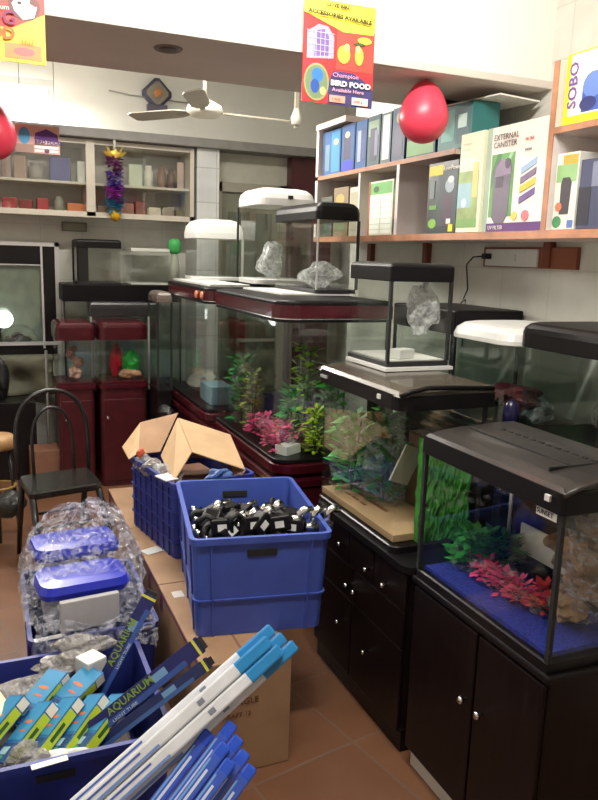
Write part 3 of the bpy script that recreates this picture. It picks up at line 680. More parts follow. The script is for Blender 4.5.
# tank 1 contents
T1 = .7
plant('dark green plastic plant bundle lying at the far end of the nearest tank', (1.36, 1.77, T1), .1, .06, 190, .045, C(50, 150, 60, .5, .3), 21, True)
plant('green plastic plant behind the pink plants in the nearest tank', (1.42, 1.72, T1), .1, .05, 160, .045, C(35, 120, 50, .5, .3), 22)
pp = thing('plant_pack', 'clear pack of pink plastic plants on the blue floor', 'plant', (1.33, 1.6, T1))
b = MB()
for k in range(9): leaf_cluster(b, (rnd.uniform(-.02, .02), -.1 + k * .025, 0.006), .05, .03, 45, .026, 80 + k)
b.build('leaves', C(225, 70, 125, .5, .3), pp)
MB().blob((0, 0, .035), .045, .14, .035, .15, 78, 3).build('clear_wrapper', M_wrap, pp)
p2 = plant('red plastic plant in a clear pack near the front of the blue floor', (1.36, 1.45, T1), .06, .035, 100, .026, C(205, 55, 60, .5, .3), 24, True)
dw = thing('driftwood_bag', 'large clear bag of brown driftwood in the nearest tank', 'bag', (1.405, 1.36, T1))
b = MB()
for k in range(9): b.blob((rnd.uniform(-.05, .05), rnd.uniform(-.04, .05), .05 + k * .028), .045, .045, .035, .5, 90 + k, 3)
b.build('driftwood', mat('driftwood_brown', (.3, .18, .1), .8, noise=.5, nscale=18, bump=.6, bscale=30), dw)
MB().blob((0, 0, .16), .082, .09, .155, .12, 79, 3).build('clear_bag', M_film2, dw)
tag(MB().box(-.004, .004, -.11, .11, 0, .09, bev=.002).build('white_board', M_white), 'white board along the back of the nearest tank', 'panel', loc=(1.478, 1.6, T1 + .06))
tag(MB().box(-.006, .006, -.12, .12, 0, .058).build('black_holder', M_rub), 'black holder under the white panel in the nearest tank', 'holder', loc=(1.478, 1.6, T1))
fl = thing('internal_filter', 'black internal filter with pale pipe inside the nearest tank', 'filter', (1.45, 1.77, T1))
MB().box(-.025, .025, -.02, .02, 0, .3, bev=.005).build('filter_case', M_bplas, fl)
MB().tube([(-.0, -.035, .06), (0, -.035, .34)], .006).build('intake_pipe', M_alu, fl)
MB().blob((0, -.03, .07), .02, .02, .03, .1, 3, 2).build('pump_head', M_rub, fl)
plant('green plant in the far corner of the bow-fronted tank', (1.9, 1.72, 1.052), .16, .05, 90, .05, C(70, 100, 60, .5, .3), 31)

# ------------------------------------------------------------------ shelving on the right wall
sh = thing('wall_shelf', 'two-tier white wall shelf with orange edging along the right wall', 'shelf', (2.1, 2.7, 1.71))
def hb(z0, z1, y0, y1, nm):
    o = MB().box(-.3, 0, y0, y1, z0, z1).build(nm, M_under, sh)
    MB().box(-.304, -.3, y0, y1, z0, z1).build('edge_band', M_edge, o)
hb(0, .028, -1.4, 1.38, 'bottom_board'); hb(.345, .366, -.02, 1.38, 'upper_board'); hb(.345, .366, -1.4, -.6, 'upper_board')
for y0_, y1_, z1_ in ((1.35, 1.38, .62), (.42, .445, .345), (-.6, -.575, .58)):
    o = MB().box(-.3, 0, y0_, y1_, .028, z1_).build('upright', M_shelfw, sh)
    if y0_ < 0: MB().box(-.304, -.3, y0_, y1_, .028, z1_).build('edge_band', M_edge, o)
    else: MB().box(-.304, -.3, y0_, y1_, .028, z1_).build('edge_band', M_shelfw, o)
MB().box(-.3, 0, .82, .84, .028, .345).build('upright', M_shelfw, sh)
MB().box(-.31, 0, 1.0, 1.38, .62, .65).build('top_board', M_under, sh)
for y in (.6, -.3, 1.2, -1.0):
    MB().box(-.03, 0, y - .02, y + .02, -.1, 0).build('bracket', C(120, 60, 40), sh)
tag(MB().box(-.02, 0, -.12, .46, -.04, .045, bev=.003).build('socket_board', C(135, 75, 50)), 'brown wooden board holding the white socket under the shelf', 'board', loc=(2.1, 2.36, 1.645))
so = thing('power_socket', 'white socket plate on the brown board under the shelf', 'socket', (2.08, 2.62, 1.645))
MB().box(-.012, 0, -.17, .17, -.036, .036, bev=.003).build('plate', M_white, so)
MB().box(-.018, -.012, -.04, -.01, -.012, .012).build('switch', M_white, so)
co = thing('hanging_cable', 'black plug and cord hanging from the white socket', 'cord', (2.055, 2.76, 1.65))
MB().box(-.02, .015, -.015, .015, -.012, .012, bev=.004).build('plug', M_rub, co)
MB().tube([(-.02, .0, 0), (-.03, .06, -.005), (-.02, .12, -.04), (.01, .15, -.1), (.01, .14, -.15), (.015, .17, -.19), (.02, .2, -.22), (.015, .16, -.2), (.015, .15, -.25), (.02, .17, -.33), (.025, .17, -.42)], .0035, 6).build('cord', M_rub, co)

def shelfbox(label, y0, y1, z0, h, d, m, x=1.815, items=None, txt=None, side=None, cat='box', name='product_box', grp='boxes on the wall shelf'):
    """front faces -x; local u runs towards -y (left to right as seen)"""
    t = thing(name, label, cat, (x + d / 2, (y0 + y1) / 2, z0 + .001), 0, grp)
    w = y1 - y0
    MB().box(-d / 2, d / 2, -w / 2, w / 2, 0, h, bev=.002).build('carton_body', m, t)
    if items: art(t, (-d / 2, w / 2, 0), (0, -1, 0), (0, 0, 1), w, h, items)
    if side: art(t, (-d / 2, -w / 2, 0), (1, 0, 0), (0, 0, 1), d, h, side, name='printed_side')
    for (s, tx, size, mm, u0, v0, kx) in (txt or []):
        text(tx, size, mm, t, (-d / 2 - .003, w / 2 - u0 * w, v0 * h), (0, -1, 0), (0, 0, 1), sx=kx, ext=.0003)
    return t
WH = C(232, 226, 215); GN = C(90, 150, 80, .5, .3); BK = C(35, 45, 48, .4); YL = C(235, 215, 40); PU = C(85, 40, 110); GY = C(105, 95, 112); RD = C(190, 60, 70)
BL = C(40, 85, 140); NV = C(30, 50, 95); TL = C(30, 110, 115); OR = C(230, 160, 50)
z = 1.739
shelfbox('big white box with purple foot and grey filter picture, by the orange upright', 2.145, 2.485, z, .385, .2, WH, items=[
  (C(150, 170, 150), R4(.0, .08, 0, 1)), (GN, R4(.1, .5, .14, .74)), (C(60, 120, 60), [(.12, .4), (.28, .74), (.2, .74), (.1, .55)]), (C(150, 190, 150), [(.3, .5), (.48, .74), (.42, .74), (.26, .5)]),
  (PU, R4(.08, 1, .0, .08)), (GY, [(.16, .14), (.22, .08), (.38, .08), (.44, .16), (.46, .62), (.4, .68), (.22, .68), (.16, .6)]), (C(70, 55, 75), R4(.2, .33, .42, .52)), (C(135, 120, 145), [(.18, .6), (.3, .7), (.44, .62), (.46, .54), (.18, .52)]), (C(80, 65, 90), EL(.39, .64, .05, .05)),
  (C(150, 175, 205), [(.62, .58), (.86, .66), (.86, .6), (.62, .52)]), (C(120, 100, 130), [(.62, .49), (.86, .57), (.86, .51), (.62, .43)]), (C(225, 190, 70), [(.62, .41), (.86, .48), (.86, .42), (.62, .35)]), (C(110, 85, 140), [(.62, .31), (.86, .39), (.86, .33), (.62, .25)]),
  (C(205, 110, 120), EL(.74, .14, .06, .05)), (C(210, 190, 90), EL(.56, .14, .05, .04))],
  side=[(C(70, 130, 80), R4(.2, .8, .72, .85)), (RD, R4(.2, .8, .55, .68)), (C(120, 60, 50), R4(.2, .8, .35, .48)), (C(170, 190, 150), R4(.2, .8, .1, .3))],
  txt=[(0, 'EXTERNAL', .03, C(90, 70, 75), .12, .87, 1.0), (0, 'CANISTER', .03, C(90, 70, 75), .12, .8, 1.0), (0, 'FILTER', .016, RD, .66, .82, 1), (0, 'series', .016, C(90, 60, 90), .66, .73, 1), (0, 'UV FILTER', .02, WH, .12, .02, 1)])
shelfbox('tall white and green box between black box and big white box', 2.5, 2.655, z, .385, .1, C(222, 225, 195), items=[(C(150, 170, 110, .5, .3), R4(0, .88, .1, .62)), (C(150, 185, 195), R4(0, .6, .25, .5)), (C(205, 190, 120), R4(.62, .85, .35, .7)), (C(120, 160, 90), R4(0, .88, .05, .14)), (C(200, 215, 235), EL(.3, .3, .12, .05))], x=1.808,
  txt=[(0, '_______', .018, C(150, 150, 130), .1, .9, 1), (0, '______', .018, C(150, 150, 130), .1, .84, 1), (0, '_______', .018, C(150, 150, 130), .1, .78, 1)])
shelfbox('black box with a yellow label panel on the lower shelf', 2.67, 2.895, z, .295, .12, BK, items=[(C(50, 62, 70), R4(.35, 1, .1, .88)), (YL, R4(.03, .5, .82, .96)), (C(70, 50, 70), R4(.55, .85, .1, .55)), (C(150, 165, 175), EL(.75, .66, .15, .1)), (C(200, 210, 215), EL(.78, .74, .1, .05)), (C(120, 170, 50), EL(.22, .14, .14, .07)), (YL, R4(.78, .92, .02, .12)), (C(215, 215, 210), R4(.7, .84, .13, .2)), (C(90, 150, 60), R4(.1, .35, .34, .4)), (C(110, 125, 125), R4(.08, .25, .5, .75))],
  txt=[(0, 'RevoPower', .028, WH, .52, .87, 1)])
shelfbox('white and pale green gridded box left of the shelf divider', 3.2, 3.44, z, .26, .12, C(222, 228, 205), items=[(C(110, 180, 100), R4(.05, .95, .76, .97)), (C(50, 90, 45), EL(.3, .85, .12, .06)), (C(240, 245, 235), R4(.05, .95, .03, .72))] + [(C(195, 210, 180), R4(.05, .95, .1 * k, .1 * k + .012)) for k in range(1, 7)] + [(C(195, 210, 180), R4(.5, .52, .03, .72)), (C(210, 90, 60), R4(0, .04, 0, 1))])
shelfbox('narrow dark red and green box against the shelf divider', 3.15, 3.19, z, .24, .12, C(125, 75, 75), items=[(C(60, 120, 70), R4(0, 1, .6, .95)), (C(60, 70, 75), R4(0, 1, .05, .3))])
shelfbox('plain off-white box left of the gridded box', 3.56, 3.66, z, .25, .12, C(200, 196, 180), items=[(C(170, 165, 140), R4(.1, .9, .1, .9))])
shelfbox('brown and olive box half hidden by the black-lidded tank', 3.68, 3.86, z, .26, .12, C(130, 112, 85), items=[(C(175, 150, 80), EL(.45, .75, .3, .12)), (C(95, 105, 70), R4(.1, .9, .1, .55))])
shelfbox('dark teal box at the far end of the lower shelf', 3.88, 4.03, z, .22, .12, C(85, 85, 75), items=[(C(55, 75, 75), R4(.1, .9, .1, .9))])
shelfbox('white box with green leaves and dark filter picture right of the orange upright', 1.985, 2.09, z, .25, .1, C(225, 225, 215), items=[(C(140, 180, 120), R4(.05, .95, .62, .85)), (C(225, 165, 60), R4(.3, .95, .85, .97)), (C(60, 55, 62), [(.3, .2), (.7, .2), (.75, .62), (.65, .68), (.35, .68), (.28, .6)]), (C(70, 140, 90), EL(.22, .1, .2, .08)), (C(220, 120, 90), EL(.25, .3, .15, .06)), (C(90, 120, 180), R4(.7, .95, .02, .12))])
shelfbox('dark blue grey box at the right edge of the lower shelf', 1.84, 1.975, z, .22, .1, C(60, 65, 95), items=[(C(35, 35, 50), R4(.0, .4, .05, .6)), (C(120, 125, 150), R4(.4, .95, .6, .95))])
for i, (a, b_) in enumerate(((.1, .2), (.3, .4), (.5, .6))): pass
zu = 2.077
shelfbox('yellow edged box with purple lettering on the top right shelf', 1.9, 2.085, zu, .225, .12, YL, items=[(C(240, 236, 225), R4(.12, .95, .12, .97)), (YL, R4(.0, 1, .0, .12)), (C(60, 90, 170), R4(.45, .95, .14, .5)), (C(100, 130, 200), EL(.7, .5, .25, .18)), (C(40, 50, 110), EL(.6, .25, .2, .1))], txt=[])
tb_ = [o for o in bpy.data.objects if o.get('label', '').startswith('yellow edged box')][0]
text('SOBO', .055, C(120, 80, 150), tb_, (-.062, .035, .05), (0, 0, 1), (0, 1, 0), sx=1.0, ext=.0003, bold=.001)
ub = [
 (3.8, 4.03, .235, BL, [(C(100, 130, 150), R4(.15, .4, .1, .7)), (C(60, 130, 170), R4(.5, .95, .05, .95)), (C(190, 175, 130), EL(.75, .72, .14, .07)), (NV, R4(.0, .1, 0, 1))], 'blue filter box at the far end of the upper shelf'),
 (3.63, 3.79, .24, NV, [(BL, R4(.05, .95, .05, .95)), (C(70, 65, 90), R4(.2, .7, .25, .75)), (C(200, 185, 150), EL(.45, .78, .18, .07)), (C(50, 60, 190), R4(.1, .9, .02, .22))], 'navy box with dark filter picture, second from the far end'),
 (3.5, 3.62, .235, BL, [(C(150, 165, 190), R4(.2, .5, .15, .8)), (C(60, 70, 120), R4(.55, .9, .15, .85))], 'narrow blue box with pale stripe on the upper shelf'),
 (3.36, 3.49, .24, C(60, 85, 95), [(C(130, 150, 130), R4(.1, .9, .6, .9)), (C(60, 60, 80), R4(.25, .75, .1, .75)), (C(120, 115, 150), R4(.6, .85, .2, .7))], 'grey green box with twin filter pictures on the upper shelf'),
 (3.25, 3.35, .235, C(70, 90, 95), [(C(225, 225, 225), R4(.2, .85, .08, .95))], 'box with a broad white stripe on the upper shelf'),
 (3.12, 3.24, .24, C(45, 70, 100), [(C(150, 165, 140), EL(.5, .8, .2, .1)), (C(70, 70, 100), R4(.2, .85, .1, .7))], 'dark blue box with a pale oval left of the balloon'),
 (2.86, 3.1, .25, C(30, 60, 85), [(WH, [(.1, .35), (.5, .75), (.45, .95), (.1, .95)]), (C(120, 60, 100), [(.1, .5), (.5, .7), (.4, .4)]), (C(110, 160, 90), R4(.02, .95, .03, .3))], 'dark blue box with white wedge behind the balloon'),
 (2.6, 2.84, .175, C(40, 105, 105), [(C(90, 160, 150), R4(.1, .5, .2, .9)), (C(25, 80, 90), R4(.55, .95, .1, .9)), (C(190, 215, 205), R4(.6, .85, .45, .75))], 'teal box just right of the balloon'),
]
for y0_, y1_, h, m, it, lab in ub: shelfbox(lab, y0_, y1_, zu, h, .13, m, items=it)
tag(MB().box(-.1, .12, -.16, .17, 0, .006).build('bright_stripe_sheet', C(225, 222, 215)), 'flat white sheet on the teal box standing in for a bright stripe', 'sheet', loc=(1.93, 2.66, zu + .1785), rz=.15)  # bright stripe beside the balloon, put in as a white sheet

# ------------------------------------------------------------------ hanging things
# bird food poster
po = thing('bird_food_poster', 'red hanging poster advertising bird food and accessories', 'poster', (1.04, 2.47, 2.13))
W, Hh = .312, .47
po.scale = (.86, 1, .7); po.location = (1.025, 2.47, 2.143)
MB().box(0, W, -.002, .002, 0, Hh).build('board', C(205, 45, 48), po)
MB().tube([(.02, .0, Hh), (.03, 0, Hh + .3)], .001, 5).build('string', M_rub, po)
MB().tube([(W - .02, .0, Hh), (W - .03, 0, Hh + .3)], .001, 5).build('string', M_rub, po)
O_ = (0, -.002, 0)
pit_ = [(C(225, 70, 60), R4(.46, .99, .35, .8)), (C(238, 225, 70), [(0, .86), (.2, .81), (.55, .72), (.98, .73), (1, .8), (1, 1), (0, 1)]), (C(60, 55, 105), [(.36, .0), (1, .0), (1, .18), (.85, .28), (.7, .335), (.42, .33), (.36, .2)])]
pit_ += [(C(150, 150, 175), [(.05, .42), (.42, .45), (.42, .66), (.33, .75), (.2, .76), (.05, .68)]), (C(115, 85, 150), [(.15, .45), (.36, .47), (.36, .64), (.28, .72), (.18, .7)])]
pit_ += [(C(190, 200, 215), R4(.05 + .06 * k, .056 + .06 * k, .44, .7)) for k in range(6)] + [(C(190, 200, 215), R4(.05, .42, .5 + .06 * k, .505 + .06 * k)) for k in range(4)]
pit_ += [(C(150, 150, 95), EL(.19, .2, .175, .185, 20)), (C(105, 125, 95), EL(.19, .2, .155, .165, 20)), (C(45, 110, 195), EL(.2, .27, .08, .07)), (C(30, 70, 150), EL(.17, .16, .06, .07)), (C(190, 195, 120), EL(.28, .12, .04, .04))]
pit_ += [(C(235, 190, 70), EL(.56, .5, .09, .09)), (C(240, 215, 120), EL(.6, .57, .04, .04)), (C(235, 185, 70), EL(.78, .5, .06, .09)), (C(240, 215, 130), EL(.76, .57, .035, .035)), (C(240, 215, 70), EL(.85, .66, .1, .035)), (C(70, 85, 50), EL(.78, .62, .08, .016)), (C(200, 150, 130), R4(.38, .6, .02, .09)), (C(232, 200, 190), R4(.7, .93, .015, .09))]
art(po, O_, (1, 0, 0), (0, 0, 1), W, Hh, pit_)
f_ = -.0105
text('LOVE BIRD', .022, C(45, 40, 20), po, (.09, f_ - .002, .44), (1, 0, 0), (0, 0, 1), ext=.0004, bold=.0008)
text('ACCESSORIES AVAILABLE', .0245, C(45, 30, 15), po, (.012, f_ - .002, .40), (1, 0, -.05), (.05, 0, 1), ext=.0004, bold=.001)
text('Champion', .028, C(235, 160, 190), po, (.125, f_, .127), (1, 0, 0), (0, 0, 1), ext=.0002)
text('BIRD FOOD', .034, C(245, 245, 240), po, (.118, f_, .087), (1, 0, 0), (0, 0, 1), ext=.0002, bold=.001)
text('Available Here', .024, C(240, 180, 190), po, (.125, f_, .06), (1, 0, 0), (0, 0, 1), ext=.0002)
text('1 KG', .018, C(150, 50, 60), po, (.125, f_, .018), (1, 0, 0), (0, 0, 1), ext=.0002)
text('500 g', .018, C(190, 40, 50), po, (.225, f_, .018), (1, 0, 0), (0, 0, 1), ext=.0002)
# dog food poster
dp = thing('dog_food_poster', 'red and yellow hanging dog food poster cut by the top left corner', 'poster', (-.1, 2.47, 2.155))
MB().box(0, .3, -.002, .002, 0, .47).build('board', C(232, 185, 80), dp)
for sx in (.03, .27): MB().tube([(sx, 0, .47), (sx, 0, .75)], .001, 5).build('string', M_rub, dp)
art(dp, O_, (1, 0, 0), (0, 0, 1), .3, .47, [(C(225, 75, 70), [(0, .26), (.35, .19), (.7, .2), (1, .3), (1, 1), (0, 1)]), (C(240, 205, 80), R4(0, 1, 0, .14)), (C(110, 70, 70), EL(.81, .33, .15, .085, 20)), (C(240, 235, 230), [(.72,.30),(.8,.25),(.9,.27),(.93,.33),(.88,.39),(.8,.4),(.74,.37),(.7,.34)]), (C(60, 50, 50), EL(.77, .345, .02, .01)), (C(110, 70, 70), [(.86,.35),(.92,.33),(.93,.38),(.88,.4)]), (C(205, 140, 90), R4(.62, .96, .02, .11)), (C(220, 170, 110), R4(.38, .55, .02, .11)), (C(200, 110, 110), EL(.8, .065, .1, .025)), (C(200, 150, 110), EL(.46, .065, .06, .03))])
text('Royal Premium', .02, C(245, 230, 220), dp, (.08, f_, .137), (1, 0, 0), (0, 0, 1), ext=.0002)
text('DOG', .052, C(125, 50, 95), dp, (.1, f_, .1), (1, 0, 0), (0, 0, 1), ext=.0002, bold=.001)
text('FOOD', .046, C(190, 100, 50), dp, (.085, f_, .06), (1, 0, 0), (0, 0, 1), ext=.0002, bold=.001)
text('FREE', .018, C(150, 110, 60), dp, (.232, f_, .052), (1, 0, 0), (0, 0, 1), ext=.0002)
# balloons
def balloon(label, loc, r):
    t = thing('balloon', label, 'balloon', loc)
    prof = []
    for k in range(21):
        a = PI * k / 20; rad = r * math.sin(a); zz = -r * math.cos(a)
        if zz > 0: zz *= 1.42; rad *= 1 - .22 * (zz / (1.42 * r)) ** 1.5 * math.sin(a)
        prof.append((rad, zz))
    MB().lathe(prof, 32).build('balloon_skin', M_balloon, t)
    MB().lathe([(.002, r * 1.39), (.006, r * 1.43), (.004, r * 1.46), (.012, r * 1.53), (.009, r * 1.535)], 12).build('knot', M_balloon, t)
    zt = 2.3 - loc[2]
    if zt > r * 1.5: MB().tube([(0, 0, r * 1.45), (0, 0, zt)], .0008, 5).build('string', M_white, t)
    return t
bl = balloon('round red balloon hanging in front of the upper shelf', (1.59, 2.6, 2.162), .095)
balloon('red balloon at the left edge of the picture', (.048, 2.98, 2.01), .085)
# small hanging sign
hs = thing('hanging_sign_board', 'small printed pink and purple sign hanging beside the left balloon', 'sign', (.13, 3.04, 1.968))
MB().box(0, .155, -.008, .008, 0, .1).build('board', C(215, 170, 160), hs)
for sx in (.02, .14): MB().tube([(sx, 0, .1), (sx, 0, .333)], .001, 5).build('string', M_rub, hs)
art(hs, (0, -.008, 0), (1, 0, 0), (0, 0, 1), .155, .1, [(C(170, 140, 130), R4(0, .4, 0, .3)), (C(80, 165, 215), EL(.2, .6, .13, .3)), (C(100, 50, 140), [(.42, .5), (.98, .45), (.95, .7), (.7, .88), (.45, .72)]), (C(245, 225, 235), R4(.42, .96, .35, .46)), (C(245, 240, 240), R4(.42, .96, .05, .28)), (C(90, 60, 70), R4(.42, .96, .3, .32)), (C(90, 60, 70), R4(.42, .96, .15, .17)), (C(110, 60, 90), EL(.7, .1, .06, .08))])
text('BIRD FOOD', .018, C(90, 50, 120), hs, (.066, -.0115, .035), (1, 0, 0), (0, 0, 1), ext=.0002, bold=.0005)
# ornament on the back wall
wo = thing('wall_ornament', 'small dark diamond-shaped wall ornament on a dark plinth above the ledge', 'ornament', (1.26, 5.86, 2.66))
def hexa(r, z0): return [(r * math.cos(a), 0, z0 + r * math.sin(a)) for a in [PI / 2 + k * PI / 2 + d for k in range(4) for d in (-.16, .16)]]
b = MB(); b.loft([[(x, 0.03, z) for x, y, z in hexa(.11, .13)], [(x, -.005, z) for x, y, z in hexa(.11, .13)], [(x, -.02, z) for x, y, z in hexa(.09, .13)]]); b.build('frame', C(62, 62, 85), wo)
MB().loft([[(x, -.018, z) for x, y, z in hexa(.085, .13)], [(x, -.024, z) for x, y, z in hexa(.08, .13)]]).build('picture', C(130, 120, 105, .5, .3), wo)
MB().blob((0, -.026, .13), .03, .006, .03, .3, 3, 2).build('emblem', C(190, 120, 60), wo)
MB().box(-.075, .075, -.02, .03, 0, .05, bev=.004).build('plinth', C(85, 80, 95), wo)
MB().tube([(-.35, .03, .12), (-.2, .01, .1), (.2, .01, .09), (.35, .03, .1)], .006, 6).build('cable', C(150, 148, 140), wo)
# tinsel
tn = thing('tinsel_garland', 'hanging gold, purple and blue tinsel garland before the cabinet', 'decoration', (.885, 5.52, 1.85))
b = MB()
for k in range(5):
    a = PI * k / 4; b.poly([(-.07 * math.cos(a) * .3, .0, .44), (-.085 * math.cos(a), -.02, .46 + .05 * math.sin(a)), (-.05 * math.cos(a), .02, .42)])
b.blob((0, 0, .44), .035, .03, .03, .3, 4, 2); b.build('gold_star', C(235, 205, 90, .3, .1, .3), tn)
MB().tube([(0, 0, .47), (0, 0, .53), (0, .02, .545)], .01, 8).build('hook', C(200, 198, 190), tn)
for i, (z0_, z1_, m) in enumerate(((.3, .41, C(150, 80, 140, .3, .3, .3)), (.2, .31, C(130, 105, 200, .3, .3, .3)), (.12, .22, C(190, 60, 190, .3, .3, .3)), (.06, .14, C(70, 150, 190, .3, .3, .3)))):
    b = MB(); rs = random.Random(i)
    for k in range(110):
        z_ = rs.uniform(z0_, z1_); a = rs.uniform(0, 2 * PI); d = V((math.cos(a), math.sin(a), rs.uniform(-.5, .5))); s_ = V((-d.y, d.x, rs.uniform(-.5, .5)))
        p = V((0, 0, z_)); b.poly([p + s_ * .004, p + d * rs.uniform(.05, .08) + s_ * .009, p + d * .06 - s_ * .009, p - s_ * .004])
    b.build('tinsel_tuft', m, tn)
MB().lathe([(.005, .07), (.03, .05), (.038, .02), (.03, -.008), (.005, -.02)], 16).build('gold_ball', C(225, 175, 45, .2, .1, .6), tn)

# ceiling fan
fn = thing('ceiling_fan', 'white three-bladed ceiling fan at rest behind the loft', 'fan', (1.25, 4.5, 2.45))
MB().lathe([(.02, -.04), (.08, -.03), (.11, 0), (.1, .03), (.05, .055), (.02, .07)], 24).build('motor_hub', C(205, 200, 185), fn)
MB().tube([(0, 0, .06), (0, 0, .5)], .012).build('down_rod', C(190, 185, 170), fn)
MB().lathe([(.015, .44), (.05, .5), (.055, .55)], 20).build('ceiling_canopy', C(205, 200, 185), fn)
for k, a in enumerate((math.radians(2), math.radians(-112), math.radians(128))):
    T = Matrix.Rotation(a, 4, 'Z') @ Matrix.Rotation(.22, 4, 'X')
    b = MB(); b.loft([[T @ V(p) for p in ((x, -w_, -.003), (x, w_, -.003), (x, w_, .003), (x, -w_, .003))] for x, w_ in ((.12, .03), (.2, .055), (.52, .06), (.56, .045))])
    bo = b.build('blade', C(165, 158, 142), fn)
    MB().box(.08, .2, -.015, .015, -.008, .0, T).build('blade_bracket', C(150, 145, 130), bo)
sw = thing('hanging_bracket', 'small metal bracket with bulb holder near the end of the fan blade', 'bracket', (1.82, 4.46, 2.4))
MB().box(-.012, .012, -.012, .012, 0, .6).build('rod', C(150, 145, 130), sw)
MB().lathe([(.03, .02), (.035, .06), (.02, .1), (.012, .12)], 14).build('holder', C(205, 200, 190), sw)

# ------------------------------------------------------------------ bentwood chair
ch = thing('bentwood_chair', 'black bentwood chair with looped back on the tiled floor', 'chair', (.31, 3.92, 0), .0)
# local frame: seat corners measured in the room
SF = [V((-.15, -.26, .45)), V((.20, -.18, .45)), V((.17, .13, .45)), V((-.19, .06, .45))]   # FL, FR, BR, BL
cc = sum(SF, V()) / 4
def sq(t_, s_, z_):   # rounded square outline through the seat corners
    out = []
    for k in range(4):
        p, q_, n_ = SF[k], SF[k - 1], SF[(k + 1) % 4]
        for u in (0, .33, .66, 1):
            aa = p.lerp(q_, .14 * (1 - u)); bb = p.lerp(n_, .14 * u); m_ = aa.lerp(bb, .5).lerp(p, .0)
            out.append(cc + (m_ - cc) * s_ + V((0, 0, z_)))
    return out
MB().loft([sq(0, .98, -.03), sq(0, 1.02, -.02), sq(0, 1.02, 0), sq(0, .97, .008)]).build('seat', mat('black_seat_lacquer', (.016, .014, .013), .22, noise=.2), ch)
feet = [V((-.11, -.33, 0)), V((.27, -.24, 0)), V((.14, .28, 0)), V((-.2, .14, 0))]
ins = [SF[k].lerp(cc, .08) for k in range(4)]
M_ch = mat('black_chair_wood', (.014, .012, .012), .3, noise=.2)
for k in range(4):
    MB().tube([ins[k] + V((0, 0, -.025)), ins[k].lerp(feet[k], .45) + V((0, 0, -.01)), feet[k]], [.017, .016, .011], 10).build('leg', M_ch, ch)
MB().tube([cc + (p_ - cc) * .72 + V((0, 0, -.2)) for p_ in sq(0, 1, 0)], .008, 8, closed=True).build('leg_ring', M_ch, ch)
BLp, BRp = ins[3], ins[2]
def hoop(hw, ht, lean, k0, rad, nm):
    path = []
    mid = BLp.lerp(BRp, .5); ax = (BRp - BLp).normalized(); bk = V((-.12, .95, 0)).normalized()
    for k in range(25):
        a = PI * k / 24; x = -hw * math.cos(a) * (1 + .18 * math.sin(a)); zz = ht * (math.sin(a) ** .55)
        path.append(mid + ax * x + V((0, 0, zz - .01)) + bk * lean * zz)
    MB().tube(path, rad, 10).build(nm, M_ch, ch)
hoop(.185, .45, .12, 0, .012, 'back_hoop'); hoop(.105, .36, .12, 0, .009, 'inner_hoop')

# stool, round cushion and dark bag at the left edge
sto = thing('round_stool', 'round tan-topped stool cut by the left edge', 'stool', (.03, 4.35, 0))
MB().lathe([(.09, .52), (.1, .54), (.1, .575), (.08, .595), (.0, .6)], 24).build('stool_seat', C(175, 135, 90), sto)
for k in range(3):
    a = k * 2.1 + .4; MB().tube([(.06 * math.cos(a), .06 * math.sin(a), .52), (.11 * math.cos(a), .11 * math.sin(a), 0)], .012).build('leg', M_ch, sto)
MB().tube([(.085 * math.cos(k * PI / 8), .085 * math.sin(k * PI / 8), .3) for k in range(16)], .008, 8, closed=True).build('foot_ring', C(150, 120, 60, .3), sto)
tag(MB().blob((0, 0, 0), .09, .08, .07, .12, 3).build('round_bag', mat('dark_grey_bag', (.03, .03, .03), .4, noise=.4)), 'dark round bag hanging low beside the stool at the left edge', 'bag', loc=(.07, 4.13, .26))
tag(MB().blob((0, 0, 0), .06, .08, .15, .2, 8).build('black_bag', mat('black_bag_cloth', (.01, .01, .012), .5, noise=.4)), 'black bag standing on the low black cabinet at the left edge', 'bag', loc=(.08, 5.6, .7))

# ------------------------------------------------------------------ cartons under the crates
for i, (y0_, y1_, lab) in enumerate(((1.99, 2.6, 'near brown carton under the big blue crate, purple line on its edge'), (2.605, 3.215, 'middle brown carton under the second blue crate'), (3.22, 3.83, 'farthest brown carton of the row on the floor'))):
    x0_, x1_ = .555, .85 if i == 0 else 1.0
    t = thing('carton', lab, 'carton', ((x0_ + x1_) / 2, (y0_ + y1_) / 2, 0), 0, 'cartons under the crates')
    w_, d_ = (x1_ - x0_) / 2, (y1_ - y0_) / 2
    MB().box(-w_, w_, -d_, d_, 0, .392, bev=.004).build('carton_body', M_kraft, t)
    art(t, (-w_, d_, 0), (0, -1, 0), (0, 0, 1), 2 * d_, .392, [(C(110, 50, 95), R4(0, 1, .955, .985)), (C(110, 50, 95), R4(.05, .12, .8, .95)), (C(110, 50, 95), R4(.7, .78, .78, .95))], 'printed_line')
    MB().box(-.004, .004, -d_ + .01, d_ - .01, .392, .3926).build('flap_seam', M_kraftd, t)
    if i == 0:
        text('TRIANGLE', .03, C(90, 45, 30), t, (-.1, -d_ - .001, .24), (1, 0, 0), (0, 0, 1), ext=.0003)
        text('KRAFT 12', .022, C(90, 45, 30), t, (-.08, -d_ - .001, .2), (1, 0, 0), (0, 0, 1), ext=.0003)
        MB().box(-w_ + .03, -w_ + .07, .18, .23, .392, .3928).build('paper_label', C(210, 205, 195), t)
tag(MB().box(-.04, .04, -.03, .03, 0, .0015).build('paper_scrap', M_white), 'white paper scrap on the carton beside the second crate', 'paper', loc=(.6, 2.93, .3935), rz=.4)

